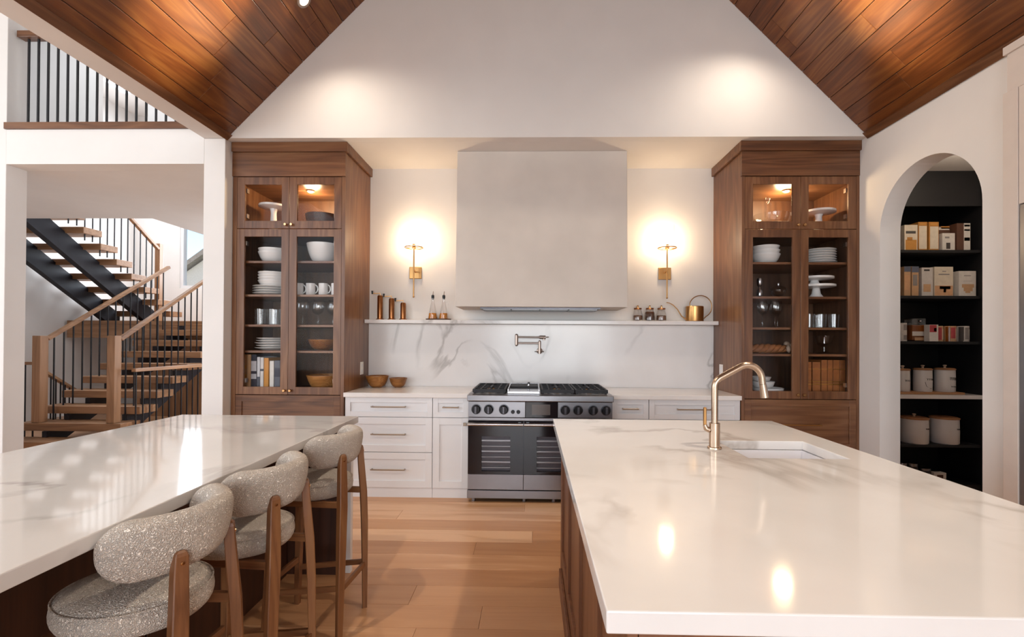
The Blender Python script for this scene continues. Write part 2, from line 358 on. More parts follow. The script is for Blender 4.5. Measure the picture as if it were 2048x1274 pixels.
# far stair hall wall with its window
WX0, WX1, WZ0, WZ1 = -7.18, -5.3, 2.38, 4.7
fw = MB().box(XFAR-0.1, WX0, 9.4, 9.55, 0, ZTOP); fw.box(WX1, -2.6, 9.4, 9.55, 0, ZTOP); fw.box(WX0, WX1, 9.4, 9.55, 0, WZ0); fw.box(WX0, WX1, 9.4, 9.55, WZ1, ZTOP)
struct('wall_far', fw, 'wall_white')
def window(n, axis, a0, a1, z0, z1, p, mull, depth=0.1):
    fr = MB(); t = 0.06
    def bb(u0, u1, w0, w1):
        if axis == 'x': fr.box(u0, u1, p, p+depth, w0, w1)
        else: fr.box(p, p+depth, u0, u1, w0, w1)
    bb(a0, a0+t, z0, z1); bb(a1-t, a1, z0, z1); bb(a0+t, a1-t, z0, z0+t); bb(a0+t, a1-t, z1-t, z1)
    step = (a1-a0)/mull
    for k in range(1, mull): bb(a0+k*step-0.03, a0+k*step+0.03, z0+t, z1-t)
    o = struct('window_%d' % n, fr, 'cabinet_white')
    for k in range(mull):
        u0 = a0+k*step+(t if k == 0 else 0.03); u1 = a0+(k+1)*step-(t if k == mull-1 else 0.03)
        g = MB()
        if axis == 'x': g.box(u0, u1, p+0.05, p+0.056, z0+t, z1-t)
        else: g.box(p+0.05, p+0.056, u0, u1, z0+t, z1-t)
        obj('pane', g, 'window_glass', o)
    return o
window(1, 'x', WX0, WX1, WZ0, WZ1, 9.42, 1)
window(5, 'y', 6.2, 8.2, 0.4, 2.6, -2.895, 2)  # unseen frame added on the solid wall to go with the hall fill
for n_, (x_, y_, a_, b_) in ((6, (-5.0, 5.0, 0.75, 0.65)), (7, (-6.6, 7.6, 0.85, 0.75))):
    sf = MB().box(x_-a_, x_-a_+0.05, y_-b_, y_+b_, 5.80, 5.899).box(x_+a_-0.05, x_+a_, y_-b_, y_+b_, 5.80, 5.899).box(x_-a_+0.05, x_+a_-0.05, y_-b_, y_-b_+0.05, 5.80, 5.899).box(x_-a_+0.05, x_+a_-0.05, y_+b_-0.05, y_+b_, 5.80, 5.899)
    struct('window_%d' % n_, sf, 'cabinet_white', label='added frame around a fill light over the stair hall')  # unseen frames added under the solid ceiling around the overhead fills
# living room side and rear walls with glazing
ww = MB(); S0, S1, SZ0, SZ1 = -2.3, 2.7, 0.8, 4.0
ww.box(XFAR-0.1, XFAR, YREAR, S0, 0, ZTOP); ww.box(XFAR-0.1, XFAR, S1, 9.4, 0, ZTOP); ww.box(XFAR-0.1, XFAR, S0, S1, 0, SZ0); ww.box(XFAR-0.1, XFAR, S0, S1, SZ1, ZTOP)
struct('wall_left', ww, 'wall_white'); window(2, 'y', S0, S1, SZ0, SZ1, XFAR-0.1, 4)
rw = MB(); R0, R1, R2, R3 = -7.4, -3.0, -1.1, 2.3
rw.box(XFAR-0.1, R0, YREAR-0.1, YREAR, 0, ZTOP); rw.box(R1, R2, YREAR-0.1, YREAR, 0, ZTOP); rw.box(R3, XR+0.2, YREAR-0.1, YREAR, 0, ZTOP)
rw.box(R0, R1, YREAR-0.1, YREAR, 0, 0.4); rw.box(R0, R1, YREAR-0.1, YREAR, 5.2, ZTOP); rw.box(R2, R3, YREAR-0.1, YREAR, 0, 0.3); rw.box(R2, R3, YREAR-0.1, YREAR, 2.9, ZTOP)
struct('wall_rear', rw, 'wall_white'); window(3, 'x', R0, R1, 0.4, 5.2, YREAR-0.1, 4); window(4, 'x', R2, R3, 0.3, 2.9, YREAR-0.1, 3)
struct('ceiling_living', MB().box(XFAR-0.1, -2.70, YREAR-0.1, 9.55, ZTOP, ZTOP+0.1), 'wall_white')
# right wall with the arched pantry opening
AY0, AY1, ASP = 2.941, 3.789, 2.245; AC = (AY0+AY1)/2; AR = (AY1-AY0)/2
pr = [(YREAR, 0), (AY0, 0), (AY0, ASP)]+[(AC-AR*math.cos(PI*k/32), ASP+AR*1.02*math.sin(PI*k/32)) for k in range(1, 32)]+[(AY1, ASP), (AY1, 0), (YB+0.12, 0), (YB+0.12, ZS), (YREAR, ZS)]
struct('wall_right', MB().prism(pr, 'x', XR, XR+0.16), 'wall_white')
# pantry shell
struct('wall_pantry_back', MB().box(XR+0.16, 4.4, 4.765, 4.88, 0, 2.92), 'pantry_black')
struct('wall_pantry_right', MB().box(4.30, 4.4, 1.9, 4.765, 0, 2.92), 'wall_white')
struct('wall_pantry_front', MB().box(XR+0.16, 4.4, 1.8, 1.9, 0, 2.92), 'wall_white')
struct('ceiling_pantry', MB().box(XR+0.16, 4.4, 1.8, 4.88, 2.92, 3.02), 'wall_white')
# vaulted ceiling: backing slab and boards on each slope
S2 = math.sqrt(0.5); SL = (XR-XL)/2/S2
for side, xe in ((1, XL), (-1, XR)):
    def P(s, d): return (xe+side*(s*S2-d*S2*1.0), ZS+s*S2+d*S2)   # s up the slope, d outward
    sl = struct('ceiling_left' if side > 0 else 'ceiling_right', MB().prism([P(0.0, 0.012), P(SL+0.1, 0.012), P(SL+0.1, 0.10), P(0.0, 0.10)], 'y', YREAR, YG+0.02), 'espresso_z')
    rows = int(SL/0.158)+1
    for r in range(rows):
        s0 = 0.03+r*0.158-0.158*0.35; s1 = min(s0+0.1540, SL); s0 = max(s0, 0.0)
        yy = YREAR-random.random()*1.5
        while yy < YG:
            L = random.choice((1.3, 1.7, 2.1, 2.6)); a, b = max(yy, YREAR), min(yy+L, YG-0.0005)
            if b-a > 0.05: obj('plank', MB().prism([P(s0, -0.004), P(s1, -0.004), P(s1, 0.0115), P(s0, 0.0115)], 'y', a+0.001, b-0.001), 'ceiling_wood', sl, bevel=0.002, segs=1)
            yy += L
    struct('trim_5' if side > 0 else 'trim_6', MB().prism([P(-0.01, -0.02), P(0.05, -0.02), P(0.05, -0.0045), P(-0.01, -0.0045)], 'y', YREAR, YG-0.001), 'walnut_y', label='dark wooden moulding at the foot of the vault')

# ================================================================== OUTSIDE (seen through the stair window)
struct('ground', MB().box(-60, 60, -60, 80, -1.6, -1.4), 'grass')
h = thing('neighbour_house', 'grey gabled house seen outside the stair window', 'house', (-19, 30, -1.4))
obj('wall', MB().prism([(-24, -1.4), (-17.4, -1.4), (-17.4, 4.6), (-20.7, 6.9), (-24, 4.6)], 'y', 30, 38), 'siding', h)
obj('roof', MB().prism([(-24.6, 4.3), (-20.7, 7.05), (-16.8, 4.3), (-16.8, 4.6), (-20.7, 7.4), (-24.6, 4.6)], 'y', 29.6, 38.4), 'roof_shingle', h)

# ================================================================== TALL DISPLAY CABINETS
YD = 4.02; T = 0.02
SHZ = [2.050, 1.755, 1.490, 1.262]
def frame_door(x0, x1, z0, z1, y, st=0.066):
    m = MB(); m.box(x0, x0+st, y, y+T, z0, z1); m.box(x1-st, x1, y, y+T, z0, z1); m.box(x0+st, x1-st, y, y+T, z1-st, z1); m.box(x0+st, x1-st, y, y+T, z0, z0+st); return m
def knob(parent, x, z, y, mat='brass_polished'):
    return obj('knob', MB().lathe([(0, -0.026), (0.010, -0.026), (0.013, -0.022), (0.013, -0.016), (0.006, -0.012), (0.006, 0.0), (0, 0)], (x, y, z), 14, axis='y'), mat, parent, smooth=True)
def bar_pull(parent, x0, x1, z, y, mat='pewter_pull', r=0.0055):
    m = MB().tube([(x0, y-0.028, z), (x1, y-0.028, z)], r, 10)
    for x in (x0+0.008, x1-0.008): m.tube([(x, y-0.028, z), (x, y, z)], r*1.15, 8)
    return obj('handle', m, mat, parent, smooth=True)
def display_cabinet(x0, x1, d0, d1, label, side):
    t = thing('display_cabinet', label, 'cabinet', ((x0+x1)/2, (YD+YB)/2, 0))
    dm = (d0+d1)/2; yb = YB-0.002; yf = YD+T+0.002
    for xa, xb in ((x0, x0+0.02), (x1-0.02, x1)): obj('side_panel', MB().box(xa, xb, yf, yb, 0.0, 2.985), 'walnut_z', t)
    obj('back_panel', MB().box(x0+0.02, x1-0.02, yb-0.012, yb, 0.05, 2.985), 'cabinet_inner_z', t)
    for z, nm in ((2.318, 'mid_panel'), (0.905, 'base_panel'), (2.765, 'top_panel')): obj(nm, MB().box(x0+0.02, x1-0.02, yf, yb-0.012, z-0.022, z), 'walnut_x', t)
    for xa in (x0+0.0201, x1-0.024): obj('inner_lining', MB().box(xa, xa+0.0039, yf+0.03, yb-0.013, 0.906, 2.295), 'cabinet_inner_z', t)
    for z in SHZ: obj('shelf', MB().box(x0+0.0245, x1-0.0245, yf+0.018, yb-0.012, z-0.020, z), 'walnut_x', t, bevel=0.002)
    # face frame stiles, frieze, crown
    ff = MB(); 
    if d0-x0 > 0.01: ff.box(x0, d0-0.002, YD, yf, 0, 2.775)
    if x1-d1 > 0.01: ff.box(d1+0.002, x1, YD, yf, 0, 2.775)
    obj('stile', ff, 'walnut_z', t)
    obj('frieze', MB().box(x0-0.004, x1, YD-0.006, yf, 2.778, 2.985), 'walnut_x', t)
    cs = MB().box(x0-(0.022 if side > 0 else 0.0), x1+(0.022 if side < 0 else 0.0), YD-0.03, YD+0.018, 2.986, ZS-0.002)
    if side < 0: cs.box(x1, x1+0.022, YD+0.018, yb, 2.986, ZS-0.002)
    else: cs.box(x0-0.022, x0, YD+0.018, yb, 2.986, ZS-0.002)
    obj('crown', cs, 'walnut_x', t, bevel=0.003)
    for i, (a, b) in enumerate(((d0, dm-0.0015), (dm+0.0015, d1))):
        kx = b-0.025 if i == 0 else a+0.025
        dr = obj('door', frame_door(a, b, 2.326, 2.773, YD), 'walnut_z', t, bevel=0.0015)
        obj('pane', MB().box(a+0.066, b-0.066, YD+0.008, YD+0.012, 2.392, 2.707), 'pane_glass', dr); knob(dr, kx, 2.357, YD)
        dr = obj('door', frame_door(a, b, 0.882, 2.320, YD), 'walnut_z', t, bevel=0.0015)
        obj('pane', MB().box(a+0.066, b-0.066, YD+0.008, YD+0.012, 0.948, 2.254), 'pane_glass', dr); knob(dr, kx, 0.918, YD)
        hxp = d0+0.068 if i == 0 else d1-0.068
        for hz in (2.66, 2.44, 2.20, 1.0):
            obj('hinge', MB().box(hxp-0.008, hxp+0.008, YD+T+0.001, YD+T+0.03, hz-0.018, hz+0.018), 'nickel', t)
    for z0, z1 in ((0.452, 0.876), (0.075, 0.446)):
        dw = obj('drawer', frame_door(d0, d1, z0, z1, YD, 0.055).box(d0+0.055, d1-0.055, YD+0.009, YD+T, z0+0.055, z1-0.055), 'walnut_x', t, bevel=0.0012)
        bar_pull(dw, (d0+d1)/2-0.17, (d0+d1)/2+0.17, (z0+z1)/2, YD+0.009, 'brass', 0.006)
    obj('plinth', MB().box(x0, x1, YD+0.05, YD+0.07, 0, 0.073), 'walnut_x', t)
    # puck light of the top section
    px = dm+ (0.05 if side < 0 else 0.03)
    pk = obj('puck_light', MB().lathe([(0, 0.0), (0.036, 0.0), (0.036, -0.010), (0.028, -0.012), (0, -0.012)], (px, 4.30, 2.743), 20), 'nickel', t, smooth=True)
    obj('lens', MB().lathe([(0, 0.0), (0.025, 0.0), (0.02, -0.004), (0, -0.005)], (px, 4.30, 2.7305), 16), 'puck_glow', pk)
    ld = bpy.data.lights.new('puck_lamp', 'POINT'); ld.energy = 13.0; ld.color = (1.0, 0.72, 0.40); ld.shadow_soft_size = 0.07
    lo = bpy.data.objects.new('puck_lamp', ld); C.objects.link(lo); lo.location = (px, 4.34, 2.655)
    return t
display_cabinet(-2.606, -1.617, -2.567, -1.649, 'tall wooden glass-door cabinet left of the range, beside the stair hall', -1)
display_cabinet(1.788, 2.774, 1.816, 2.749, 'tall wooden glass-door cabinet right of the range, beside the pantry arch', 1)

# ================================================================== BASE CABINETS AND WORKTOPS
YF = 4.03
def base_cabinet(name, x0, x1, fronts, label):
    t = thing(name, label, 'cabinet', ((x0+x1)/2, 4.34, 0))
    obj('carcass', MB().box(x0+0.001, x1-0.001, YF+0.022, YB-0.002, 0.085, 0.865), 'cabinet_white', t)
    obj('toe_kick', MB().box(x0+0.001, x1-0.001, YF+0.012, YF+0.034, 0, 0.0845), 'cabinet_white', t)
    for kind, a, b, z0, z1 in fronts:
        st = 0.058 if kind == 'door' or z1-z0 > 0.2 else 0.045
        m = frame_door(a+0.0015, b-0.0015, z0+0.0015, z1-0.0015, YF, st).box(a+st, b-st, YF+0.011, YF+0.0205, z0+st, z1-st)
        f = obj(kind, m, 'cabinet_white', t, bevel=0.0012)
        if kind == 'drawer':
            L = 0.15 if b-a > 0.5 else 0.07; bar_pull(f, (a+b)/2-L, (a+b)/2+L, (z0+z1)/2+0.004, YF+0.011)
        else:
            kx = b-0.03 if x0 < 0 else a+0.03
            obj('knob', MB().box(kx-0.014, kx+0.014, YF-0.026, YF-0.012, z1-0.066, z1-0.038).box(kx-0.006, kx+0.006, YF-0.012, YF, z1-0.058, z1-0.046), 'pewter_pull', f, bevel=0.002)
    return t
base_cabinet('drawer_cabinet', -1.612, -0.848, [('drawer', -1.610, -0.848, 0.695, 0.866), ('drawer', -1.610, -0.848, 0.392, 0.693), ('drawer', -1.610, -0.848, 0.086, 0.390)], 'white three-drawer base cabinet next to the left wooden cabinet')
base_cabinet('base_cabinet', -0.847, -0.533, [('drawer', -0.846, -0.534, 0.695, 0.866), ('door', -0.846, -0.534, 0.086, 0.693)], 'narrow white base cabinet with one drawer and door, left of the range')
base_cabinet('base_cabinet', 0.692, 1.010, [('drawer', 0.693, 1.009, 0.695, 0.866), ('door', 0.693, 1.009, 0.086, 0.693)], 'narrow white base cabinet right of the range')
base_cabinet('drawer_cabinet', 1.011, 1.784, [('drawer', 1.012, 1.783, 0.695, 0.866), ('drawer', 1.012, 1.783, 0.392, 0.693), ('drawer', 1.012, 1.783, 0.086, 0.390)], 'white drawer base cabinet behind the faucet, next to the right wooden cabinet')
tag(obj('worktop', MB().box(-1.615, -0.532, 4.002, YB-0.022, 0.867, ZC), 'quartz_white', bevel=0.003), 'white stone worktop left of the range', 'worktop')
tag(obj('worktop', MB().box(0.691, 1.786, 4.002, YB-0.022, 0.867, ZC), 'quartz_white', bevel=0.003), 'white stone worktop right of the range', 'worktop')
tag(obj('backsplash', MB().box(-1.615, 1.786, YB-0.021, YB-0.001, 0.9055, 1.520), 'marble_splash'), 'grey-veined white marble backsplash behind the range', 'backsplash')
tag(obj('mantel_shelf', MB().box(-1.615, 1.786, YB-0.145, YB-0.001, 1.522, 1.558), 'marble_splash', bevel=0.003), 'long white marble ledge under the range hood', 'shelf')

# range hood
hd = thing('range_hood', 'large plastered range hood tapering up to the soffit', 'hood', (0.087, 4.4, 1.66))
obj('shell', MB().add([(-0.676, 4.145, 1.662), (0.850, 4.145, 1.662), (0.850, YB-0.002, 1.662), (-0.676, YB-0.002, 1.662), (-0.676, 4.205, ZS-0.001), (0.850, 4.205, ZS-0.001), (0.850, YB-0.002, ZS-0.001), (-0.676, YB-0.002, ZS-0.001)],
    [(4, 5, 6, 7), (0, 1, 5, 4), (1, 2, 6, 5), (2, 3, 7, 6), (3, 0, 4, 7), (3, 2, 1, 0)]), 'plaster_hood', hd, bevel=0.004)
ins = obj('insert', MB().box(-0.46, 0.62, 4.20, 4.60, 1.648, 1.6615), 'steel_dark', hd)
for k in range(4): obj('filter', MB().box(-0.44+k*0.262, -0.19+k*0.262, 4.26, 4.58, 1.643, 1.6475), 'steel', ins)

# range cooker
RX0, RX1 = -0.530, 0.689; RF = 3.94
rg = thing('range_cooker', 'wide stainless range cooker with two dark glass ovens', 'stove', ((RX0+RX1)/2, 4.28, 0))
obj('body', MB().box(RX0, RX1, RF+0.045, YB-0.03, 0.10, 0.868), 'steel_dark', rg)
obj('top_rail', MB().box(RX0-0.004, RX1+0.004, RF-0.02, RF+0.06, 0.852, 0.905), 'steel', rg, bevel=0.006)
obj('cooktop', MB().box(RX0, RX1, RF+0.06, YB-0.03, 0.868, 0.907), 'steel', rg, bevel=0.003)
obj('control_panel', MB().box(RX0+0.004, -0.045, RF+0.004, RF+0.044, 0.715, 0.848), 'steel', rg, bevel=0.003)
obj('control_panel', MB().box(0.228, RX1-0.004, RF+0.004, RF+0.044, 0.715, 0.848), 'steel', rg, bevel=0.003)
dp = obj('display', MB().box(-0.044, 0.227, RF+0.006, RF+0.044, 0.715, 0.848), 'black_gloss', rg, bevel=0.002)
obj('screen', MB().box(0.010, 0.164, RF+0.004, RF+0.0058, 0.738, 0.826), 'display_glass', dp)
for x in (-0.458, -0.352, -0.226, 0.289, 0.396, 0.522, 0.630):
    kb = obj('dial', MB().lathe([(0, -0.008), (0.043, -0.008), (0.043, 0.0), (0, 0)], (x, RF+0.004, 0.783), 24, axis='y'), 'steel_dark', rg, smooth=True)
    obj('grip', MB().lathe([(0, -0.044), (0.030, -0.044), (0.036, -0.036), (0.037, -0.008), (0, -0.008)], (x, RF+0.004, 0.783), 24, axis='y'), 'black_knob', kb, smooth=True)
    obj('pointer', MB().box(x-0.011, x+0.011, RF-0.056, RF-0.0402, 0.752, 0.814), 'steel_dark', kb, bevel=0.004)
for x in (-0.150, -0.104): obj('button', MB().lathe([(0, -0.016), (0.013, -0.016), (0.016, -0.012), (0.016, 0), (0, 0)], (x, RF+0.004, 0.763), 16, axis='y'), 'black_knob', rg, smooth=True)
obj('lower_rail', MB().box(RX0+0.004, RX1-0.004, RF-0.002, RF+0.044, 0.688, 0.713), 'steel', rg, bevel=0.003)
for a, b, wa, wb, nm in ((RX0+0.003, -0.060, -0.412, -0.170, 'l'), (-0.057, RX1-0.003, 0.052, 0.27, 'r')):
    dr = obj('oven_door', MB().box(a, wa, RF, RF+0.04, 0.238, 0.682).box(wb, b, RF, RF+0.04, 0.238, 0.682).box(wa, wb, RF, RF+0.04, 0.556, 0.682).box(wa, wb, RF, RF+0.04, 0.238, 0.262), 'black_gloss', rg)
    obj('window_pane', MB().box(wa, wb, RF+0.002, RF+0.006, 0.262, 0.556), 'pane_glass', dr)
    obj('cavity', MB().box(wa, wb, RF+0.038, RF+0.0398, 0.262, 0.556), 'oven_cavity', dr)
    for k in range(6): obj('rack', MB().box(wa, wb, RF+0.02, RF+0.034, 0.285+k*0.045, 0.285+k*0.045+(0.012 if k % 2 else 0.006)), 'steel', dr)
    obj('steel_band', MB().box(a, b, RF, RF+0.04, 0.108, 0.236), 'steel', dr, bevel=0.002)
    obj('handle', MB().tube([(a+0.002, RF-0.045, 0.664), (b-0.002, RF-0.045, 0.664)], 0.0135, 14).box(a+0.02, a+0.045, RF-0.045, RF, 0.655, 0.673).box(b-0.045, b-0.02, RF-0.045, RF, 0.655, 0.673), 'steel_bright', dr, smooth=True)
obj('kick_panel', MB().box(RX0-0.002, RX1+0.002, RF-0.004, RF+0.05, 0.035, 0.102), 'steel', rg, bevel=0.003)
for x in (RX0+0.05, -0.05, 0.2, RX1-0.05): obj('foot', MB().lathe([(0, 0), (0.018, 0), (0.018, 0.036), (0, 0.036)], (x, RF+0.05, 0), 12), 'steel', rg, smooth=True)
for x in (RX0+0.05, RX1-0.05): obj('foot', MB().lathe([(0, 0), (0.018, 0), (0.018, 0.10), (0, 0.10)], (x, 4.55, 0), 12), 'steel', rg, smooth=True)
def grate(x0, x1):
    y0, y1, z0, z1 = RF+0.075, YB-0.06, 0.928, 0.944
    m = MB(); b = 0.016
    m.box(x0, x1, y0, y0+b, z0-0.012, z1).box(x0, x1, y1-b, y1, z0-0.012, z1).box(x0, x0+b, y0+b, y1-b, z0-0.012, z1).box(x1-b, x1, y0+b, y1-b, z0-0.012, z1)
    ym = (y0+y1)/2; m.box(x0+b, x1-b, ym-b/2, ym+b/2, z0, z1)
    xm = (x0+x1)/2
    for yy in ((y0+ym)/2, (ym+y1)/2):
        m.box(x0+b, xm-0.035, yy-b/2, yy+b/2, z0, z1).box(xm+0.035, x1-b, yy-b/2, yy+b/2, z0, z1)
        m.box(xm-b/2, xm+b/2, yy+0.035, yy+(ym-y0)/2-b/2, z0, z1).box(xm-b/2, xm+b/2, yy-(ym-y0)/2+b/2, yy-0.035, z0, z1)
        for dx in (-0.075, 0.075): m.box(xm+dx-0.006, xm+dx+0.006, yy-0.13, yy+0.13, z0, z1)
    for cx in (x0+b, x1-b):
        for cy in (y0+b, y1-b): m.box(cx-b/2, cx+b/2, cy-b/2, cy+b/2, 0.907, z0)
    g = obj('grate', m, 'cast_iron', rg)
    for yy in ((y0+ym)/2, (ym+y1)/2):
        bu = obj('burner', MB().lathe([(0, 0), (0.05, 0), (0.05, 0.006), (0.03, 0.010), (0.03, 0.016), (0, 0.018)], (xm, yy, 0.9071), 20), 'brass', rg, smooth=True)
        obj('burner_cap', MB().lathe([(0, 0), (0.026, 0), (0.026, 0.005), (0, 0.006)], (xm, yy, 0.9252), 16), 'cast_iron', bu, smooth=True)
grate(RX0+0.03, -0.215); grate(0.090, 0.372); grate(0.380, RX1-0.03)
gd = obj('griddle', MB().box(-0.200, 0.076, RF+0.075, YB-0.06, 0.907, 0.928).box(-0.200, -0.190, RF+0.075, YB-0.06, 0.928, 0.948).box(0.066, 0.076, RF+0.075, YB-0.06, 0.928, 0.948).box(-0.19, 0.066, YB-0.07, YB-0.06, 0.928, 0.95), 'steel_bright', rg, bevel=0.002)
obj('griddle_cover', MB().box(-0.188, 0.064, 4.30, YB-0.072, 0.9285, 0.944), 'cast_iron', gd, bevel=0.003)
obj('griddle_knob', MB().lathe([(0, 0), (0.012, 0), (0.008, 0.018), (0.014, 0.03), (0, 0.036)], (-0.02, 4.36, 0.9445), 14), 'steel_bright', gd, smooth=True)

# pot filler
pf = thing('pot_filler', 'folded brushed nickel pot filler on the marble backsplash', 'faucet', (0.083, 4.62, 1.26))
yf = 4.55
obj('wall_flange', MB().lathe([(0, 0.0), (0.030, 0.0), (0.030, -0.008), (0.016, -0.014), (0.014, -0.07), (0, -0.07)], (0.083, YB-0.021, 1.262), 24, axis='y'), 'nickel', pf, smooth=True)
obj('riser', MB().tube([(0.083, yf, 1.235), (0.083, yf, 1.352)], 0.0135, 14).sphere((0.083, yf, 1.352), 0.0135), 'nickel', pf, smooth=True)
obj('valve_handle', MB().tube([(0.035, yf, 1.256), (0.126, yf, 1.256)], 0.004, 8), 'nickel', pf, smooth=True)
obj('lower_arm', MB().tube([(0.083, yf, 1.338), (-0.142, yf, 1.338)], 0.0085, 12), 'nickel', pf, smooth=True)
obj('joint', MB().tube([(-0.142, yf, 1.322), (-0.142, yf, 1.412)], 0.0155, 16).sphere((-0.142, yf, 1.322), 0.0155).sphere((-0.142, yf, 1.412), 0.0155), 'nickel', pf, smooth=True)
obj('upper_arm', MB().tube([(-0.142, yf, 1.396), (0.075, yf, 1.396), (0.085, yf, 1.396), (0.14, yf, 1.396)], [0.0085, 0.0085, 0.0165, 0.0165], 12), 'nickel', pf, smooth=True)
obj('nozzle', MB().tube([(0.125, yf, 1.39), (0.125, yf, 1.368)], 0.011, 12), 'nickel', pf, smooth=True)
obj('lever', MB().tube([(0.13, yf, 1.396), (0.172, yf, 1.398)], 0.004, 8), 'nickel', pf, smooth=True)

# outlets on the cabinet sides
for x, s, lab in ((-1.617, 1, 'white outlet plate on the side of the left wooden cabinet'), (1.788, -1, 'white outlet plate on the side of the right wooden cabinet')):
    o = tag(obj('outlet', MB().box(min(x, x+s*0.006), max(x, x+s*0.006), 4.40, 4.475, 1.03, 1.15), 'outlet_white', bevel=0.002), lab, 'outlet')
    for zc in (1.065, 1.115): obj('socket', MB().box(min(x+s*0.0061, x+s*0.009), max(x+s*0.0061, x+s*0.009), 4.422, 4.453, zc-0.014, zc+0.014), 'cabinet_white', o)

# ================================================================== SCONCES
def sconce(xp, xs, label):
    t = thing('wall_sconce', label, 'wall lamp', (xp, YB, 1.97), 'brass sconces beside the hood')
    ys = 4.515
    obj('backplate', MB().box(xp-0.061, xp+0.061, YB-0.020, YB-0.001, 1.970, 2.088), 'brass', t, bevel=0.004)
    obj('arm', MB().tube([(xp, YB-0.02, 2.035), (xs, ys, 2.045)], 0.007, 10), 'brass', t, smooth=True)
    obj('stem', MB().tube([(xs, ys, 1.780), (xs, ys, 2.245)], 0.0065, 10).sphere((xs, ys, 1.780), 0.009), 'brass', t, smooth=True)
    ring = [(xs+0.086*math.cos(2*PI*k/36), ys+0.086*math.sin(2*PI*k/36), 2.258) for k in range(37)]
    obj('ring', MB().tube(ring, 0.0055, 8, cap=False), 'brass', t, smooth=True)
    obj('cross_bar', MB().box(xs-0.084, xs+0.084, ys-0.004, ys+0.004, 2.254, 2.260).box(xs-0.004, xs+0.004, ys-0.084, ys+0.084, 2.254, 2.260), 'brass', t)
    obj('socket', MB().lathe([(0, 0), (0.018, 0), (0.020, 0.012), (0.016, 0.045), (0, 0.045)], (xs, ys, 2.248), 18), 'brass_polished', t, smooth=True)
    obj('bulb', MB().lathe([(0, 0), (0.011, 0.0), (0.019, 0.025), (0.019, 0.05), (0.010, 0.075), (0, 0.088)], (xs, ys, 2.294), 16), 'bulb_glow', t, smooth=True)
    obj('shade', MB().lathe([(0.082, 0), (0.066, 0.215), (0.0635, 0.215), (0.0795, 0)], (xs, ys, 2.262), 32), 'shade_glass', t, smooth=True)
    ld = bpy.data.lights.new('sconce_lamp', 'POINT'); ld.energy = 17; ld.color = (1.0, 0.74, 0.46); ld.shadow_soft_size = 0.045
    lo = bpy.data.objects.new('sconce_lamp', ld); C.objects.link(lo); lo.location = (xs, ys, 2.335)
sconce(-1.154, -1.142, 'brass wall sconce with clear glass shade, left of the hood')
sconce(1.310, 1.300, 'brass wall sconce with clear glass shade, right of the hood')

# recessed downlights in the vault
def downlight(s, side, y, label, aim, power, cone, blend=0.5):
    xe = XL if side > 0 else XR
    p = Vector((xe+side*s*S2, y, ZS+s*S2)); nrm = Vector((side*S2, 0, -S2))
    t = thing('recessed_downlight', label, 'ceiling light', p+nrm*0.004, 'recessed downlights in the wooden vault')
    q = nrm.to_track_quat('Z', 'Y').to_matrix()
    def place(prof, seg=28):
        m = MB().lathe(prof, (0, 0, 0), seg); m.v = [tuple(q @ Vector(v)+p) for v in m.v]; return m
    obj('trim_ring', place([(0.040, 0.004), (0.040, 0.010), (0.058, 0.010), (0.062, 0.0045)]), 'nickel', t, smooth=True)
    obj('lens', place([(0, 0.006), (0.0395, 0.006), (0.0395, 0.0042)]), 'downlight_glow', t)
    ld = bpy.data.lights.new('downlight_lamp', 'SPOT'); ld.energy = power; ld.color = (1.0, 0.86, 0.70); ld.spot_size = math.radians(cone); ld.spot_blend = blend; ld.shadow_soft_size = 0.05
    lo = bpy.data.objects.new('downlight_lamp', ld); C.objects.link(lo); lo.location = p+nrm*0.03
    lo.rotation_euler = (Vector(aim)-lo.location).to_track_quat('-Z', 'Y').to_euler()
downlight(1.22, 1, 3.49, 'recessed downlight in the left wooden slope near the gable', (-1.0, 2.6, 0), 80, 150, 1.0)
downlight(1.34, -1, 3.52, 'recessed downlight in the right wooden slope near the gable', (1.2, 2.6, 0), 80, 150, 1.0)
downlight(1.9, 1, 2.0, 'recessed downlight high in the left wooden slope, further from the gable', (2.15, 2.95, 3.70), 5200, 13, 1.0)
downlight(1.9, -1, 2.0, 'recessed downlight high in the right wooden slope, further from the gable', (-2.10, 2.90, 3.60), 5200, 13, 1.0)
downlight(1.3, 1, 1.2, 'recessed downlight in the left wooden slope above the bar stools', (-0.9, 1.4, 0), 190, 110, 0.9)
downlight(1.3, -1, 1.2, 'recessed downlight in the right wooden slope above the sink island', (0.9, 1.4, 0), 210, 100, 0.9)

# ================================================================== ISLANDS
isl = thing('kitchen_island', 'wooden kitchen island with a white marble top and a sink, at right', 'island', (0.77, 1.78, 0))
IX0, IX1, IY0, IY1 = 0.132, 1.408, 0.809, 2.767
SX0, SX1, SY0, SY1 = 0.868, 1.264, 1.884, 2.207
top = MB()
xs_ = [IX0, SX0, SX1, IX1]; ys_ = [IY0, SY0, SY1, IY1]
vs_ = []; 
for z in (ZC-0.04, ZC):
    for yy in ys_:
        for xx in xs_: vs_.append((xx, yy, z))
fs_ = []
for j in range(3):
    for i in range(3):
        if i == 1 and j == 1: continue
        a = j*4+i; fs_.append((a, a+4, a+5, a+1)); fs_.append((16+a, 16+a+1, 16+a+5, 16+a+4))
for i in range(3):
    fs_.append((i, i+1, 16+i+1, 16+i)); fs_.append((12+i, 12+16+i, 12+17+i, 13+i)); fs_.append((4*i, 16+4*i, 16+4*i+4, 4*i+4)); fs_.append((4*i+3, 4*i+7, 16+4*i+7, 16+4*i+3))
fs_ += [(5, 21, 22, 6), (9, 10, 26, 25), (5, 9, 25, 21), (6, 22, 26, 10)]
top.add(vs_, fs_); obj('countertop', top, 'marble_island', isl, bevel=0.003)
BX0, BX1, BY0, BY1 = 0.178, 1.365, 0.86, 2.73
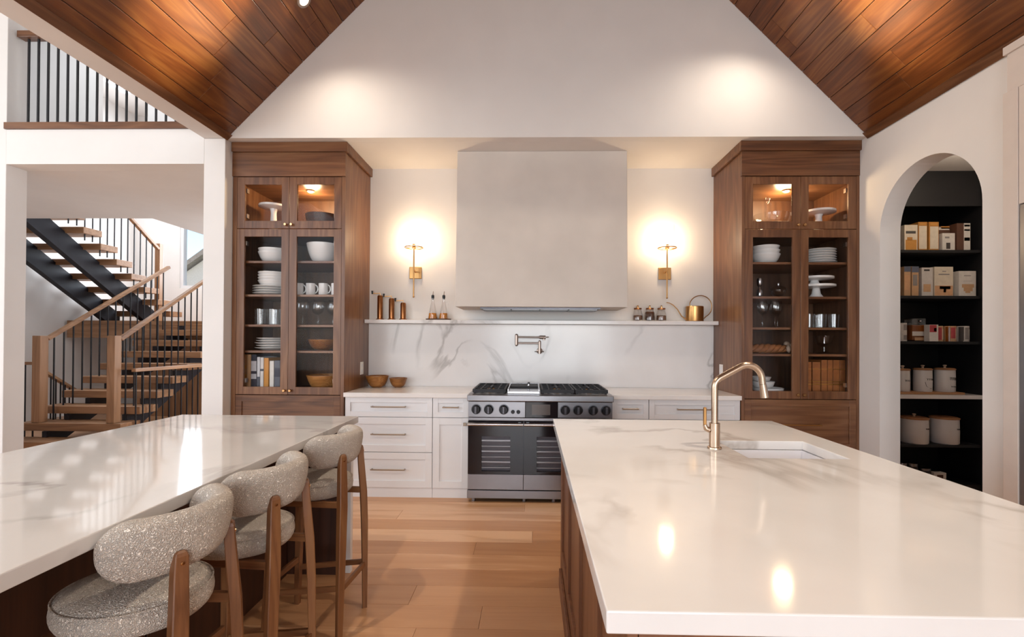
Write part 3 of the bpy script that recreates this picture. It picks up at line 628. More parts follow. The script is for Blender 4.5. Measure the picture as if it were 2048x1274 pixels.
obj('carcass', MB().box(BX0+0.02, BX1-0.02, BY0+0.02, BY1-0.02, 0.0, 0.60).box(BX0+0.02, BX1-0.02, BY0+0.02, 1.84, 0.60, ZC-0.0405).box(BX0+0.02, BX1-0.02, 2.25, BY1-0.02, 0.60, ZC-0.0405), 'island_wood_z', isl)
# left side: corner posts and recessed panels between stiles
def side_panels(x, face, nm):
    ys2 = [BY0, 1.30, 1.76, 2.24, BY1]
    for k, yy in enumerate(ys2):
        wd = 0.05; a = yy if k == 0 else (yy-2*wd if k == len(ys2)-1 else yy-wd)
        obj('post', MB().box(min(x, x+face*0.02), max(x, x+face*0.02), a, a+2*wd, 0.0, ZC-0.041), 'island_wood_z', isl, bevel=0.002)
    for k in range(4):
        a = ys2[k]+(0.1 if k == 0 else 0.05); b = ys2[k+1]-(0.1 if k == 3 else 0.05)
        obj('panel', MB().box(min(x+face*0.012, x+face*0.02), max(x+face*0.012, x+face*0.02), a, b, 0.19, ZC-0.13), 'island_wood_z', isl)
        obj('rail', MB().box(min(x, x+face*0.02), max(x, x+face*0.02), a, b, ZC-0.129, ZC-0.041), 'island_wood_z', isl, bevel=0.002)
        obj('rail', MB().box(min(x, x+face*0.02), max(x, x+face*0.02), a, b, 0.10, 0.189), 'island_wood_z', isl, bevel=0.002)
    obj('baseboard', MB().box(min(x-face*0.016, x), max(x-face*0.016, x), BY0, BY1-0.11, 0, 0.10), 'island_wood_z', isl, bevel=0.003)
side_panels(BX0, 1, 'l'); side_panels(BX1, -1, 'r')
obj('end_panel', MB().box(BX0+0.021, BX1-0.021, BY0, BY0+0.019, 0, ZC-0.041), 'island_wood_z', isl)
obj('end_panel', MB().box(BX0+0.021, BX1-0.021, BY1-0.019, BY1, 0, ZC-0.041), 'island_wood_z', isl)
sk = thing('sink', 'small white undermount sink set into the marble island', 'sink', (1.066, 2.045, 0.64))
sm = MB(); g = 0.012; z0, z1 = 0.66, ZC-0.0415
a0, a1, b0, b1 = SX0-0.006, SX1+0.006, SY0-0.006, SY1+0.006
sm.box(a0, a1, b0, b1, z0, z0+g).box(a0, a0+g, b0, b1, z0+g, z1).box(a1-g, a1, b0, b1, z0+g, z1).box(a0+g, a1-g, b0, b0+g, z0+g, z1).box(a0+g, a1-g, b1-g, b1, z0+g, z1)
obj('basin', sm, 'sink_white', sk)
obj('drain', MB().lathe([(0, 0), (0.04, 0), (0.038, 0.003), (0.02, 0.002), (0, 0.002)], (1.066, 2.045, 0.6721), 24), 'nickel', sk, smooth=True)

# faucet, spout over the sink
fc = thing('faucet', 'tall brushed brass pull-down faucet beside the island sink', 'faucet', (0.794, 2.042, ZC))
obj('base_flange', MB().lathe([(0, 0), (0.030, 0), (0.029, 0.007), (0.024, 0.009), (0, 0.009)], (0.794, 2.042, ZC+0.0005), 28), 'champagne', fc, smooth=True)
obj('body', MB().tube([(0.794, 2.042, ZC+0.009), (0.794, 2.042, 1.015)], 0.0225, 28), 'champagne', fc, smooth=True)
def arc(cx, cz, r, a0, a1, n, y): return [(cx+r*math.cos(a0+(a1-a0)*k/n), y, cz+r*math.sin(a0+(a1-a0)*k/n)) for k in range(n+1)]
path = [(0.794, 2.042, 1.0155)]+arc(0.844, 1.168, 0.05, PI, PI-1.10, 8, 2.042)+arc(0.934, 1.204, 0.062, PI-1.10, 0.12, 14, 2.042)+[(0.9985, 2.042, 1.185)]
obj('spout', MB().tube(path, 0.0140, 18), 'champagne', fc, smooth=True)
obj('spray_head', MB().tube([(0.9990, 2.042, 1.184), (1.0005, 2.042, 1.176), (1.0085, 2.042, 1.127)], [0.0142, 0.0148, 0.0172], 18), 'champagne', fc, smooth=True)
obj('lever_hub', MB().tube([(0.772, 2.042, 0.985), (0.757, 2.042, 0.992), (0.752, 2.042, 1.008)], [0.0125, 0.0115, 0.0085], 14), 'champagne', fc, smooth=True)
obj('lever', MB().box(0.746, 0.759, 2.035, 2.049, 1.005, 1.083), 'brass', fc, bevel=0.004)

# breakfast island with the stools
pen = thing('breakfast_island', 'long island with grey-veined white top and dark base, at left under the stools', 'island', (-1.6, 1.4, 0))
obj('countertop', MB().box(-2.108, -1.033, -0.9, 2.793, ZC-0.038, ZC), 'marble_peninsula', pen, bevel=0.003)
obj('base', MB().box(-2.06, -1.42, -0.8, 2.70, 0, ZC-0.0385), 'espresso_z', pen)
for k in range(7): obj('panel', MB().box(-1.419, -1.405, -0.79+k*0.498, -0.30+k*0.498, 0.0, ZC-0.0385), 'espresso_z', pen, bevel=0.002)
obj('end_panel', MB().box(-2.06, -1.085, 2.7005, 2.722, 0, ZC-0.0385), 'espresso_z', pen)
obj('end_facing', MB().box(-2.06, -1.048, 2.7225, 2.755, 0, ZC-0.0385), 'cabinet_white', pen, bevel=0.002)

# ================================================================== STOOLS (built facing -x, backrest on +x)
def make_stool():
    t = thing('bar_stool', '', 'stool', (0, 0, 0), 'upholstered bar stools at the breakfast island')
    R = 0.188
    seat = obj('seat', MB().lathe([(0, 0.618), (0.144, 0.618), (0.172, 0.627), (0.185, 0.647), (R, 0.667), (0.183, 0.688), (0.173, 0.700), (0.141, 0.711), (0.075, 0.7155), (0, 0.7165)], (0.044, 0, 0), 48, sx=1.0, sy=0.86), 'boucle', t, smooth=True, sub=1)
    pipe = [(0.044+0.1815*math.cos(2*PI*k/64), 0.1815*0.86*math.sin(2*PI*k/64), 0.6925) for k in range(65)]
    obj('piping', MB().tube(pipe, 0.003, 6, cap=False), 'boucle', seat, smooth=True)
    # backrest: rounded section swept round an arc, tapering to rounded ends
    nu, nv = 72, 24; A = 1.46; RB = 0.168; vs = []; fs = []; H = 0.078; TH = 0.038
    Ltot = 2*A*RB
    for i in range(nu+1):
        u = 0.5-0.5*math.cos(PI*i/nu) if False else i/nu
        s = u*Ltot; e = min(s, Ltot-s); q = min(1.0, e/0.078); k = max(math.sqrt(max(0.0, 1-(1-q)**2)), 0.02)
        kt = max(0.05, min(1.0, math.sqrt(max(0.0, 1-(1-min(1, e/TH))**2))))
        a = -A+2*A*u
        for j in range(nv):
            b = 2*PI*j/nv; cb, sb = math.cos(b), math.sin(b)
            hh = H*k*math.copysign(abs(sb)**0.68, sb); tt = TH*kt*math.copysign(abs(cb)**0.80, cb)
            r = RB+tt+0.185*hh*(0.4+0.6*math.cos(a))
            vs.append((r*math.cos(a)+0.063, r*math.sin(a)*0.952, 0.850+hh))
    for i in range(nu):
        for j in range(nv): fs.append((i*nv+j, i*nv+(j+1) % nv, (i+1)*nv+(j+1) % nv, (i+1)*nv+j))
    fs.append(tuple(range(nv))); fs.append(tuple(range(nu*nv, (nu+1)*nv)))
    m = MB(); m.add(vs, fs); obj('backrest', m, 'boucle', t, smooth=True, angle=80)
    sec = [(0.5, 0.42), (0.42, 0.5), (-0.42, 0.5), (-0.5, 0.42), (-0.5, -0.42), (-0.42, -0.5), (0.42, -0.5), (0.5, -0.42)]
    sec2 = [(p*0.62, q) for p, q in sec]
    for s in (-1, 1):
        # rear leg runs up outside the seat to carry the backrest
        pts = [(0.246, s*0.138, 0.0), (0.247, s*0.132, 0.22), (0.247, s*0.124, 0.45), (0.245, s*0.114, 0.60), (0.240, s*0.105, 0.70), (0.236, s*0.099, 0.78), (0.236, s*0.097, 0.822), (0.236, s*0.097, 0.831), (0.236, s*0.097, 0.836)]
        lg = obj('leg', MB().tube(pts, [0.026, 0.031, 0.037, 0.039, 0.037, 0.034, 0.031, 0.025, 0.014], sec=[(p*0.85, q) for p, q in sec], up=(0.86, 0.51*s, 0)), 'stool_wood_z', t, bevel=0.003)
        bc_ = Vector((0.236+0.86*0.0132, s*(0.097+0.51*0.0132), 0.806)); bq_ = Vector((0.86, 0.51*s, 0)).to_track_quat('Z', 'Y').to_matrix()
        bm_ = MB().lathe([(0, 0), (0.0055, 0), (0.0045, 0.003), (0, 0.004)], (0, 0, 0), 10); bm_.v = [tuple(bq_ @ Vector(v)+bc_) for v in bm_.v]
        obj('bolt', bm_, 'brass_polished', lg, smooth=True)
        obj('leg', MB().tube([(-0.112, s*0.134, 0.0), (-0.100, s*0.124, 0.30), (-0.088, s*0.112, 0.620)], [0.026, 0.031, 0.036], sec=sec, up=(1, 0.0, 0)), 'stool_wood_z', t, bevel=0.003)
        obj('stretcher', MB().tube([(0.247, s*0.132, 0.235), (-0.104, s*0.127, 0.19)], 0.024, sec=sec2, up=(0, 1, 0)), 'stool_wood_x', t)
        obj('seat_rail', MB().tube([(-0.075, s*0.112, 0.606), (0.235, s*0.112, 0.606)], 0.028, sec=sec2, up=(0, 1, 0)), 'stool_wood_x', t)
    obj('stretcher', MB().tube([(0.247, -0.132, 0.225), (0.247, 0.132, 0.225)], 0.026, sec=sec2, up=(1, 0, 0)), 'stool_wood_y', t)
    obj('footrest', MB().tube([(-0.103, -0.126, 0.235), (-0.103, 0.126, 0.235)], 0.028, sec=sec2, up=(1, 0, 0)), 'stool_wood_y', t)
    return t
st = make_stool()
STOOLS = [(-1.114, 1.258, 0.0, 'cream boucle bar stool nearest the camera'), (-1.098, 1.690, -4.0, 'middle one of the three cream boucle bar stools'), (-1.098, 2.265, -4.0, 'cream boucle bar stool at the far end, nearest the range')]
for i, (x, y, a, lab) in enumerate(STOOLS):
    o = st if i == 0 else copy_tree(st)
    o.location = (x, y, 0); o.rotation_euler = (0, 0, math.radians(a)); o['label'] = lab

# ================================================================== STAIR HALL
stc = thing('staircase', 'open-tread wooden staircase with dark steel stringers and railings', 'staircase', (-6.3, 7.2, 0))
def tread(x0, x1, y0, z, d=0.30, th=0.095): return obj('tread', MB().box(x0, x1, y0, y0+d, z-th, z), 'stair_wood_x', stc, bevel=0.004)
LX0, LX1, LY, LZ, LR = -6.40, -5.08, 5.70, 0.296, 0.172
tread(-6.45, -5.02, LY-0.28, LZ-LR)
for k in range(8): tread(LX0, LX1, LY+0.28*k, LZ+LR*k)
for xs in (-6.02, -5.26):
    pl = []
    for k in range(9):
        yk = LY+0.28*k-0.02; zk = LZ+LR*k-0.096
        pl += [(yk-0.0, zk)] if k == 0 else [(yk, zk-LR), (yk, zk)]
    pl += [(LY+0.28*8+0.26, LZ+LR*8-0.10), (LY+0.28*8+0.26, LZ+LR*8-0.34), (LY+0.10, 0.0), (LY-0.02, 0.0)]
    obj('stringer', MB().prism(pl, 'x', xs-0.03, xs+0.03), 'stringer_steel', stc)
obj('landing', MB().box(-8.05, -4.4, 7.95, 9.38, 1.585, 1.66), 'stair_wood_x', stc, bevel=0.004)
obj('landing_fascia', MB().box(-8.05, -4.4, 7.955, 7.985, 1.36, 1.584), 'stair_wood_x', stc)
obj('closet_panel', MB().box(-6.95, -4.4, 8.05, 8.08, 0.0, 1.36), 'stair_wood_z', stc)
UX0, UX1, UY, UZ, UR = -7.95, -6.65, 8.20, 2.05, 0.192
for k in range(-1, 8): tread(UX0, UX1, UY-0.28*k, UZ+UR*k)
for xs in (-7.70, -6.98):
    obj('stringer', MB().prism([(8.55, 1.665), (8.55, 1.80), (UY-0.28*7, UZ+UR*7-0.10), (UY-0.28*7, UZ+UR*7-0.42), (8.27, 1.665)], 'x', xs-0.05, xs+0.05), 'stringer_steel', stc)
def newel(x, y, z0, z1, wd=0.10): return obj('newel_post', MB().box(x-wd/2, x+wd/2, y-wd/2, y+wd/2, z0, z1), 'stair_wood_z', stc, bevel=0.005)
newel(-6.19, 5.78, LZ+0.001, 1.385, 0.105); newel(-5.24, 5.78, LZ+0.001, 1.39, 0.10); newel(-6.72, 8.30, 1.661, 3.06, 0.09)
def rail(p, q, wd=0.055, h=0.045): return obj('handrail', MB().tube([p, q], 1.0, sec=[(h/2, wd/2), (-h/2, wd/2), (-h/2, -wd/2), (h/2, -wd/2)], up=(0, 0, 1)), 'stair_wood_y', stc, bevel=0.004)
bal0 = {}
def baluster(x, y, z0, z1, parent):
    return obj('baluster', MB().box(x-0.0065, x+0.0065, y-0.0065, y+0.0065, z0, z1), 'matte_black', parent)
SLO = LR/0.28
for xr in (-6.19, -5.24):
    ye = 7.86; rail((xr, 5.86, 1.345), (xr, ye, 1.345+SLO*(ye-5.86)))
    for k in range(15):
        yy = 5.95+0.128*k; n = int((yy-LY)/0.28); baluster(xr, yy, LZ+LR*n+0.001, 1.32+SLO*(yy-5.86), stc)
ru = UR/0.28; rail((-6.70, 8.25, 2.96), (-6.70, 6.4, 2.96+1.85*ru))
for k in range(14):
    yy = 8.12-0.125*k; n = int((8.2+0.30-yy)/0.28); baluster(-6.70, yy, max(1.661, UZ+UR*(n-1)+0.001), 2.94+(8.25-yy)*ru, stc)
# guard rail of the lower stairwell
gr = thing('guard_railing', 'low wooden-topped railing with black bars beside the lower stair flight', 'railing', (-5.0, 6.5, 0))
obj('handrail', MB().tube([(-5.06, 5.86, 0.952), (-4.95, 7.25, 0.955)], 1.0, sec=[(0.022, 0.03), (-0.022, 0.03), (-0.022, -0.03), (0.022, -0.03)], up=(0, 0, 1)), 'stair_wood_y', gr, bevel=0.004)
for k in range(14): baluster(-5.06+0.0085*k, 5.90+0.10*k, 0.001, 0.93, gr)
g2 = thing('guard_railing', 'short railing dropping away left of the left newel post', 'railing', (-6.7, 6.3, 0))
obj('handrail', MB().tube([(-6.95, 6.05, 1.02), (-6.50, 6.05, 1.02)], 1.0, sec=[(0.02, 0.025), (-0.02, 0.025), (-0.02, -0.025), (0.02, -0.025)], up=(0, 0, 1)), 'stair_wood_x', g2, bevel=0.003)
obj('handrail', MB().tube([(-6.52, 6.10, 0.93), (-7.2, 7.3, 0.50)], 1.0, sec=[(0.02, 0.025), (-0.02, 0.025), (-0.02, -0.025), (0.02, -0.025)], up=(0, 0, 1)), 'stair_wood_y', g2, bevel=0.003)
for k in range(4): baluster(-6.90+0.11*k, 6.05, 0.001, 1.0, g2)
for k in range(6): baluster(-6.56-0.085*k, 6.20+0.15*k, 0.001, 0.875-0.054*k, g2)
# balcony railing upstairs
br = thing('balcony_railing', 'upstairs balcony railing with thin black balusters over the stair hall opening', 'railing', (-3.66, 4.0, 3.208))
obj('handrail', MB().box(-4.50, -2.80, 3.97, 4.045, 3.985, 4.042), 'walnut_x', br, bevel=0.004)
for k in range(19): baluster(-4.425+0.0878*k, 4.005, 3.2085, 3.984, br)

# ================================================================== TALL WHITE CABINET ON THE RIGHT WALL
tc_ = thing('pantry_cupboard', 'tall off-white cupboard with crown at the right edge, beyond the arch', 'cabinet', (2.755, 1.9, 0))
obj('stile', MB().box(2.736, 2.775, 2.692, 2.776, 0, 2.815), 'appliance_cream', tc_, bevel=0.002)
obj('frieze', MB().box(2.744, 2.775, 1.0, 2.758, 2.8155, 3.035), 'appliance_cream', tc_)
obj('crown', MB().prism([(2.735, 3.036), (2.775, 3.036), (2.775, 3.07), (2.735, 3.10)], 'y', 1.0, 2.776), 'appliance_cream', tc_, bevel=0.003)
for a, b in ((1.02, 1.85), (1.855, 2.689)): 
    d_ = obj('door', MB().box(2.738, 2.775, a, b, 2.15, 2.812), 'appliance_cream', tc_, bevel=0.002)
ap = thing('fridge', 'built-in steel fridge below the cupboard at the right edge', 'fridge', (2.76, 1.85, 0))
for a, b in ((1.02, 1.85), (1.855, 2.689)):
    d_ = obj('door', MB().box(2.742, 2.775, a, b, 0.09, 2.146), 'steel', ap, bevel=0.003)
    hy = b-0.05 if a < 1.5 else a+0.05
    obj('handle', MB().tube([(2.705, hy, 0.7), (2.705, hy, 1.9)], 0.011, 10).tube([(2.705, hy, 0.75), (2.742, hy, 0.75)], 0.008, 8).tube([(2.705, hy, 1.85), (2.742, hy, 1.85)], 0.008, 8), 'steel_bright', d_, smooth=True)
obj('plinth', MB().box(2.745, 2.775, 1.0, 2.69, 0, 0.088), 'steel_dark', ap)

# ================================================================== CROCKERY AND OTHER SMALL THINGS
def lathe_thing(name, prof, loc, mat, label, cat, group=None, seg=32, sx=1, sy=1):
    return tag(obj(name, MB().lathe(prof, loc, seg, sx, sy), mat, smooth=True, angle=50), label, cat, group)
def bowl_prof(r, h, foot=0.45, wall=0.006, n=10):
    """round-bellied bowl with a short foot and a slightly rolled rim"""
    out = [(0, 0), (r*foot, 0), (r*foot, h*0.04)]
    for i in range(1, n+1):
        a = 1.13*i/n; out.append((r*(foot+(1-foot)*math.sin(a)/math.sin(1.13)), h*(0.04+0.96*(1-math.cos(a))/(1-math.cos(1.13)))))
    inn = [(max(0.001, a-wall), max(wall, b)) for a, b in out[2:]][::-1]
    inn[0] = (out[-1][0]-wall*0.8, h)
    return out[:-1]+[(r+0.0015, h-0.004), (r+0.001, h)]+inn+[(0, wall)]
def plate_prof(r, h=0.020): return [(0, 0), (r*0.55, 0), (r*0.62, 0.003), (r, h), (r, h+0.003), (r*0.96, h+0.002), (r*0.6, 0.008), (0, 0.007)]
def cake_prof(r, h): return [(0, 0), (r*0.42, 0), (r*0.40, 0.006), (r*0.24, h*0.35), (r*0.19, h*0.75), (r*0.25, h-0.03), (r*0.9, h-0.022), (r, h-0.018), (r, h), (r*0.97, h), (r*0.95, h-0.008), (0, h-0.008)]
def tumbler_prof(r, h): return [(0, 0), (r*0.9, 0), (r, h), (r-0.003, h), (r*0.9-0.004, 0.012), (0, 0.012)]
def wine_prof(r, h, st): return [(0, 0), (r*0.8, 0), (r*0.78, 0.003), (0.006, 0.010), (0.0045, 0.02), (0.0045, st-0.01), (0.012, st), (r*0.75, st+0.02), (r, st+(h-st)*0.40), (r*0.93, st+(h-st)*0.75), (r*0.74, h), (r*0.74-0.002, h), (r*0.91, st+(h-st)*0.75), (r-0.003, st+(h-st)*0.40), (r*0.7, st+0.023), (0, st+0.006)]
Z5 = 0.905
E1 = 0.0005
LCn, RCn = 'left wooden cabinet', 'right wooden cabinet'
# ---- left cabinet
lathe_thing('cake_stand', cake_prof(0.125, 0.275), (-2.385, 4.27, 2.3185), 'ceramic', 'white pedestal cake stand in the lit top of the left wooden cabinet', 'cake stand')
lathe_thing('bowl', bowl_prof(0.150, 0.182, 0.5), (-1.925, 4.27, 2.3185), 'bowl_dark', 'dark wooden bowl in the lit top of the left wooden cabinet', 'bowl')
for k, nm in enumerate(('lower', 'upper')):
    lathe_thing('bowl', bowl_prof(0.132-0.001*k, 0.102), (-2.358, 4.24, SHZ[0]+E1+0.030*k), 'ceramic', '%s of two nested white bowls on the top left shelf, %s' % (nm, LCn), 'bowl', 'nested white bowls, left cabinet')
lathe_thing('bowl', bowl_prof(0.142, 0.178, 0.42, 0.008), (-1.905, 4.24, SHZ[0]+E1), 'ceramic', 'large deep white mixing bowl on the top shelf of the left wooden cabinet', 'bowl')
for k, nm in enumerate(stacked(4)):
    lathe_thing('plate', plate_prof(0.150), (-2.386, 4.24, SHZ[1]+E1+0.0215*k), 'ceramic', '%s white plate of the stack under nested bowls, left wooden cabinet' % nm, 'plate', 'plates under the bowl stack')
for k, nm in enumerate(stacked(4)):
    lathe_thing('bowl', bowl_prof(0.130, 0.062, 0.5), (-2.360, 4.24, SHZ[1]+E1+0.0215*3+0.0105+0.0255*k), 'ceramic', '%s white bowl of the nest standing on plates, left wooden cabinet' % nm, 'bowl', 'nested bowls on the plates')
def mug(x, y, z, lab):
    t = thing('mug', lab, 'mug', (x, y, z), 'white mugs in the left cabinet')
    obj('cup', MB().lathe([(0, 0), (0.036, 0), (0.040, 0.006), (0.040, 0.112), (0.037, 0.112), (0.036, 0.008), (0, 0.008)], (x, y, z), 28), 'ceramic', t, smooth=True)
    obj('handle', MB().tube([(x+0.037+0.028*math.sin(PI*k/10), y, z+0.062+0.036*math.cos(PI*k/10)) for k in range(11)], 0.005, 8), 'ceramic', t, smooth=True)
for x, w_ in zip((-2.104, -1.995, -1.880, -1.765), ('leftmost', 'second from left', 'third from left', 'rightmost')):
    mug(x, 4.19, SHZ[1]+E1, '%s white mug of the row on the second shelf, left wooden cabinet' % w_)
for x, y, w_ in ((-2.442, 4.17, 'left front'), (-2.322, 4.17, 'middle front'), (-2.214, 4.18, 'right front'), (-2.385, 4.30, 'left rear'), (-2.265, 4.30, 'right rear')):
    lathe_thing('tumbler', tumbler_prof(0.052, 0.142), (x, y, SHZ[2]+E1), 'drink_glass', '%s clear tumbler on the third shelf of the left wooden cabinet' % w_, 'glass', 'tumblers in the left cabinet')
for x, y, w_ in ((-2.071, 4.20, 'front left'), (-1.927, 4.20, 'front middle'), (-1.790, 4.20, 'front right'), (-2.01, 4.36, 'rear left'), (-1.865, 4.36, 'rear right')):
    lathe_thing('wine_glass', wine_prof(0.052, 0.228, 0.10), (x, y, SHZ[2]+E1), 'drink_glass', '%s round wine glass below the mugs in the left wooden cabinet' % w_, 'wine glass', 'wine glasses in the left cabinet')
for k, nm in enumerate(stacked(5)):
    lathe_thing('plate', plate_prof(0.148-0.006*(k % 2)-(0.012 if k == 4 else 0), 0.022), (-2.362+0.006*(k % 2), 4.24, SHZ[3]+E1+0.0215*k), 'ceramic', '%s white dish of the loose stack above the books, left wooden cabinet' % nm, 'plate', 'dishes above the books')
lathe_thing('bowl', bowl_prof(0.132, 0.100, 0.4, 0.008), (-1.895, 4.24, SHZ[3]+E1), 'bowl_wood', 'brown wooden bowl on the fourth shelf of the left wooden cabinet', 'bowl')
lathe_thing('bowl', bowl_prof(0.156, 0.135, 0.45, 0.010), (-1.880, 4.24, Z5+E1), 'bowl_wood', 'large light wooden bowl at the bottom of the left wooden cabinet', 'bowl')
def book(x0, x1, h, y0, d, z, cm, lab, pages=True, group='books in the left cabinet', bands=None):
    t = thing('book', lab, 'book', ((x0+x1)/2, y0+d/2, z), group)
    b = 0.003
    obj('cover', MB().box(x0, x0+b, y0, y0+d, z, z+h).box(x1-b, x1, y0, y0+d, z, z+h).box(x0+b, x1-b, y0, y0+b, z, z+h), cm, t, bevel=0.001)
    obj('pages', MB().box(x0+b, x1-b, y0+b, y0+d-0.004, z+0.002, z+h-0.004), 'paper_white', t)
    for za, zb, mm in (bands or []): obj('spine_band', MB().box(x0-0.0004, x1+0.0004, y0-0.0012, y0+0.001, z+za, z+zb), mm, t)
colour('bk_tan', '#b98655'); colour('bk_tan2', '#c79a70'); colour('bk_slate', '#3c3d49'); colour('bk_white', '#d8d8dc'); colour('bk_white2', '#e0dcda'); colour('bk_orange', '#c98a3a'); colour('bk_cream', '#dcd6cf'); colour('bk_grey', '#5d5f69'); colour('bk_print', '#c8c7cc')
for x0, x1, h, cm, lab, bd in ((-2.574, -2.546, 0.317, 'bk_tan', 'leftmost tan book with brown print', [(0.10, 0.14, 'bk_orange'), (0.19, 0.22, 'bk_orange')]), (-2.540, -2.508, 0.317, 'bk_tan2', 'light tan book beside the tall slate one', None),
        (-2.503, -2.456, 0.318, 'bk_slate', 'thick slate grey book with pale lettering', [(0.10, 0.145, 'bk_print'), (0.17, 0.26, 'bk_print')]), (-2.450, -2.424, 0.296, 'bk_white', 'thin white book with a blue-grey block', [(0.0, 0.12, 'bk_grey')]),
        (-2.420, -2.392, 0.292, 'bk_white2', 'thin white book left of the orange one', [(0.17, 0.19, 'bk_grey')]), (-2.387, -2.346, 0.288, 'bk_orange', 'orange book in the row', None), (-2.336, -2.298, 0.262, 'bk_cream', 'short cream white book right of the orange one', None), (-2.292, -2.242, 0.266, 'bk_grey', 'grey pictured book at the right end of the row', [(0.12, 0.2, 'bk_slate')])):
    book(x0, x1, h, 4.14, 0.22, Z5+E1, cm, lab+', left wooden cabinet', bands=bd)
# ---- right cabinet
t = thing('glass_bowl', 'cut glass bowl with a tall handle, lit top of the right wooden cabinet', 'bowl', (2.16, 4.26, 2.3185))
obj('dish', MB().lathe(bowl_prof(0.16, 0.185, 0.35, 0.006), (2.16, 4.26, 2.3185), 24), 'drink_glass', t, smooth=True)
for k in range(12):
    a = 2*PI*k/12; obj('rib', MB().tube([(2.16+0.09*math.cos(a), 4.26+0.09*math.sin(a), 2.35), (2.16+0.15*math.cos(a+0.35), 4.26+0.15*math.sin(a+0.35), 2.46)], 0.004, 6), 'drink_glass', t, smooth=True)
obj('handle', MB().tube([(2.07, 4.20, 2.33), (2.075, 4.20, 2.50), (2.085, 4.20, 2.59), (2.105, 4.20, 2.62), (2.125, 4.20, 2.58)], 0.007, 8).sphere((2.095, 4.20, 2.635), 0.018), 'drink_glass', t, smooth=True)
lathe_thing('cake_stand', cake_prof(0.135, 0.222), (2.578, 4.26, 2.3185), 'ceramic', 'white cake stand in the lit top of the right wooden cabinet', 'cake stand')
for k, nm in enumerate(('bottom', 'middle', 'top')):
    lathe_thing('bowl', bowl_prof(0.122-0.003*k, 0.090-0.004*k, 0.45), (2.082, 4.22, SHZ[0]+E1+0.040*k), 'ceramic', '%s white bowl of the three-bowl stack on the top shelf, %s' % (nm, RCn), 'bowl', 'bowl stack, right cabinet')
for k, nm in enumerate(stacked(6)):
    lathe_thing('plate', plate_prof(0.134+(0.004 if k == 0 else 0)), (2.556, 4.22, SHZ[0]+E1+0.0215*k), 'ceramic', '%s plate of the six-plate stack on the top shelf, right wooden cabinet' % nm, 'plate', 'plate stack, right cabinet')
lathe_thing('candle_holder', [(0, 0), (0.018, 0), (0.024, 0.02), (0.026, 0.06), (0.010, 0.085), (0.007, 0.10), (0.022, 0.115), (0.024, 0.155), (0.020, 0.175), (0, 0.175)], (2.034, 4.22, SHZ[1]+E1), 'steel_bright', 'silvery double cup at the left of the second shelf, right wooden cabinet', 'cup', seg=20)
t = thing('glass_jar', 'lidded glass dish with a silver knob on the second shelf, right wooden cabinet', 'dish', (2.20, 4.22, SHZ[1]))
obj('dish', MB().lathe([(0, 0), (0.032, 0), (0.036, 0.01), (0.060, 0.045), (0.062, 0.070), (0.058, 0.070), (0.05, 0.045), (0, 0.01)], (2.20, 4.22, SHZ[1]+E1), 24), 'drink_glass', t, smooth=True)
obj('lid', MB().lathe([(0.075, 0), (0.07, 0.008), (0.045, 0.026), (0.015, 0.036), (0, 0.038)], (2.20, 4.22, SHZ[1]+0.073), 24), 'drink_glass', t, smooth=True)
obj('knob', MB().lathe([(0, 0), (0.008, 0), (0.012, 0.012), (0.009, 0.024), (0, 0.028)], (2.20, 4.22, SHZ[1]+0.111), 14), 'steel_bright', t, smooth=True)
lathe_thing('cake_stand', cake_prof(0.152, 0.118), (2.545, 4.24, SHZ[1]+E1), 'ceramic', 'lower of the two stacked white cake stands on the second shelf, right wooden cabinet', 'cake stand', 'stacked cake stands')
lathe_thing('cake_stand', cake_prof(0.150, 0.078), (2.530, 4.24, SHZ[1]+E1+0.111), 'ceramic', 'upper of the two stacked white cake stands on the second shelf, right wooden cabinet', 'cake stand', 'stacked cake stands')
for x, y, w_ in ((1.965, 4.28, 'leftmost'), (2.040, 4.18, 'second'), (2.104, 4.30, 'third'), (2.160, 4.20, 'fourth'), (2.235, 4.30, 'rightmost')):
    lathe_thing('wine_glass', wine_prof(0.043, 0.242, 0.115), (x, y, SHZ[2]+E1), 'drink_glass', '%s tall wine glass on the third shelf of the right wooden cabinet' % w_, 'wine glass', 'wine glasses in the right cabinet')
for x, y, w_ in ((2.455, 4.20, 'leftmost'), (2.560, 4.20, 'middle'), (2.676, 4.20, 'rightmost'), (2.61, 4.33, 'rear')):
    lathe_thing('tumbler', tumbler_prof(0.047, 0.122), (x, y, SHZ[2]+E1), 'drink_glass', '%s short tumbler on the third shelf of the right wooden cabinet' % w_, 'glass', 'tumblers in the right cabinet')
t = thing('bread_loaf', 'braided brown loaf with pale ends on the fourth shelf, right wooden cabinet', 'bread', (2.12, 4.22, SHZ[3]))
for s in range(3):
    pts = [(1.95+0.30*k/24, 4.20+0.022*math.sin(2*PI*k/12+2*PI*s/3), SHZ[3]+0.044+0.018*math.cos(2*PI*k/12+2*PI*s/3)) for k in range(25)]
    obj('strand', MB().tube(pts, [0.012+0.014*math.sin(PI*(0.12+0.8*k/24)) for k in range(25)], 10), 'bread', t, smooth=True)
obj('end_slice', MB().tube([(2.245, 4.17, SHZ[3]+0.040), (2.262, 4.165, SHZ[3]+0.042), (2.29, 4.16, SHZ[3]+0.045)], [0.020, 0.036, 0.012], 12), 'pale_wood', t, smooth=True)
t = thing('wooden_bird', 'carved pale wooden ornament behind the door stile, right wooden cabinet', 'ornament', (2.38, 4.22, SHZ[3]))
obj('body', MB().tube([(2.29, 4.24, SHZ[3]+0.07), (2.33, 4.24, SHZ[3]+0.055), (2.39, 4.24, SHZ[3]+0.048), (2.44, 4.24, SHZ[3]+0.044), (2.466, 4.24, SHZ[3]+0.044)], [0.010, 0.038, 0.046, 0.040, 0.010], 14), 'pale_wood', t, smooth=True)
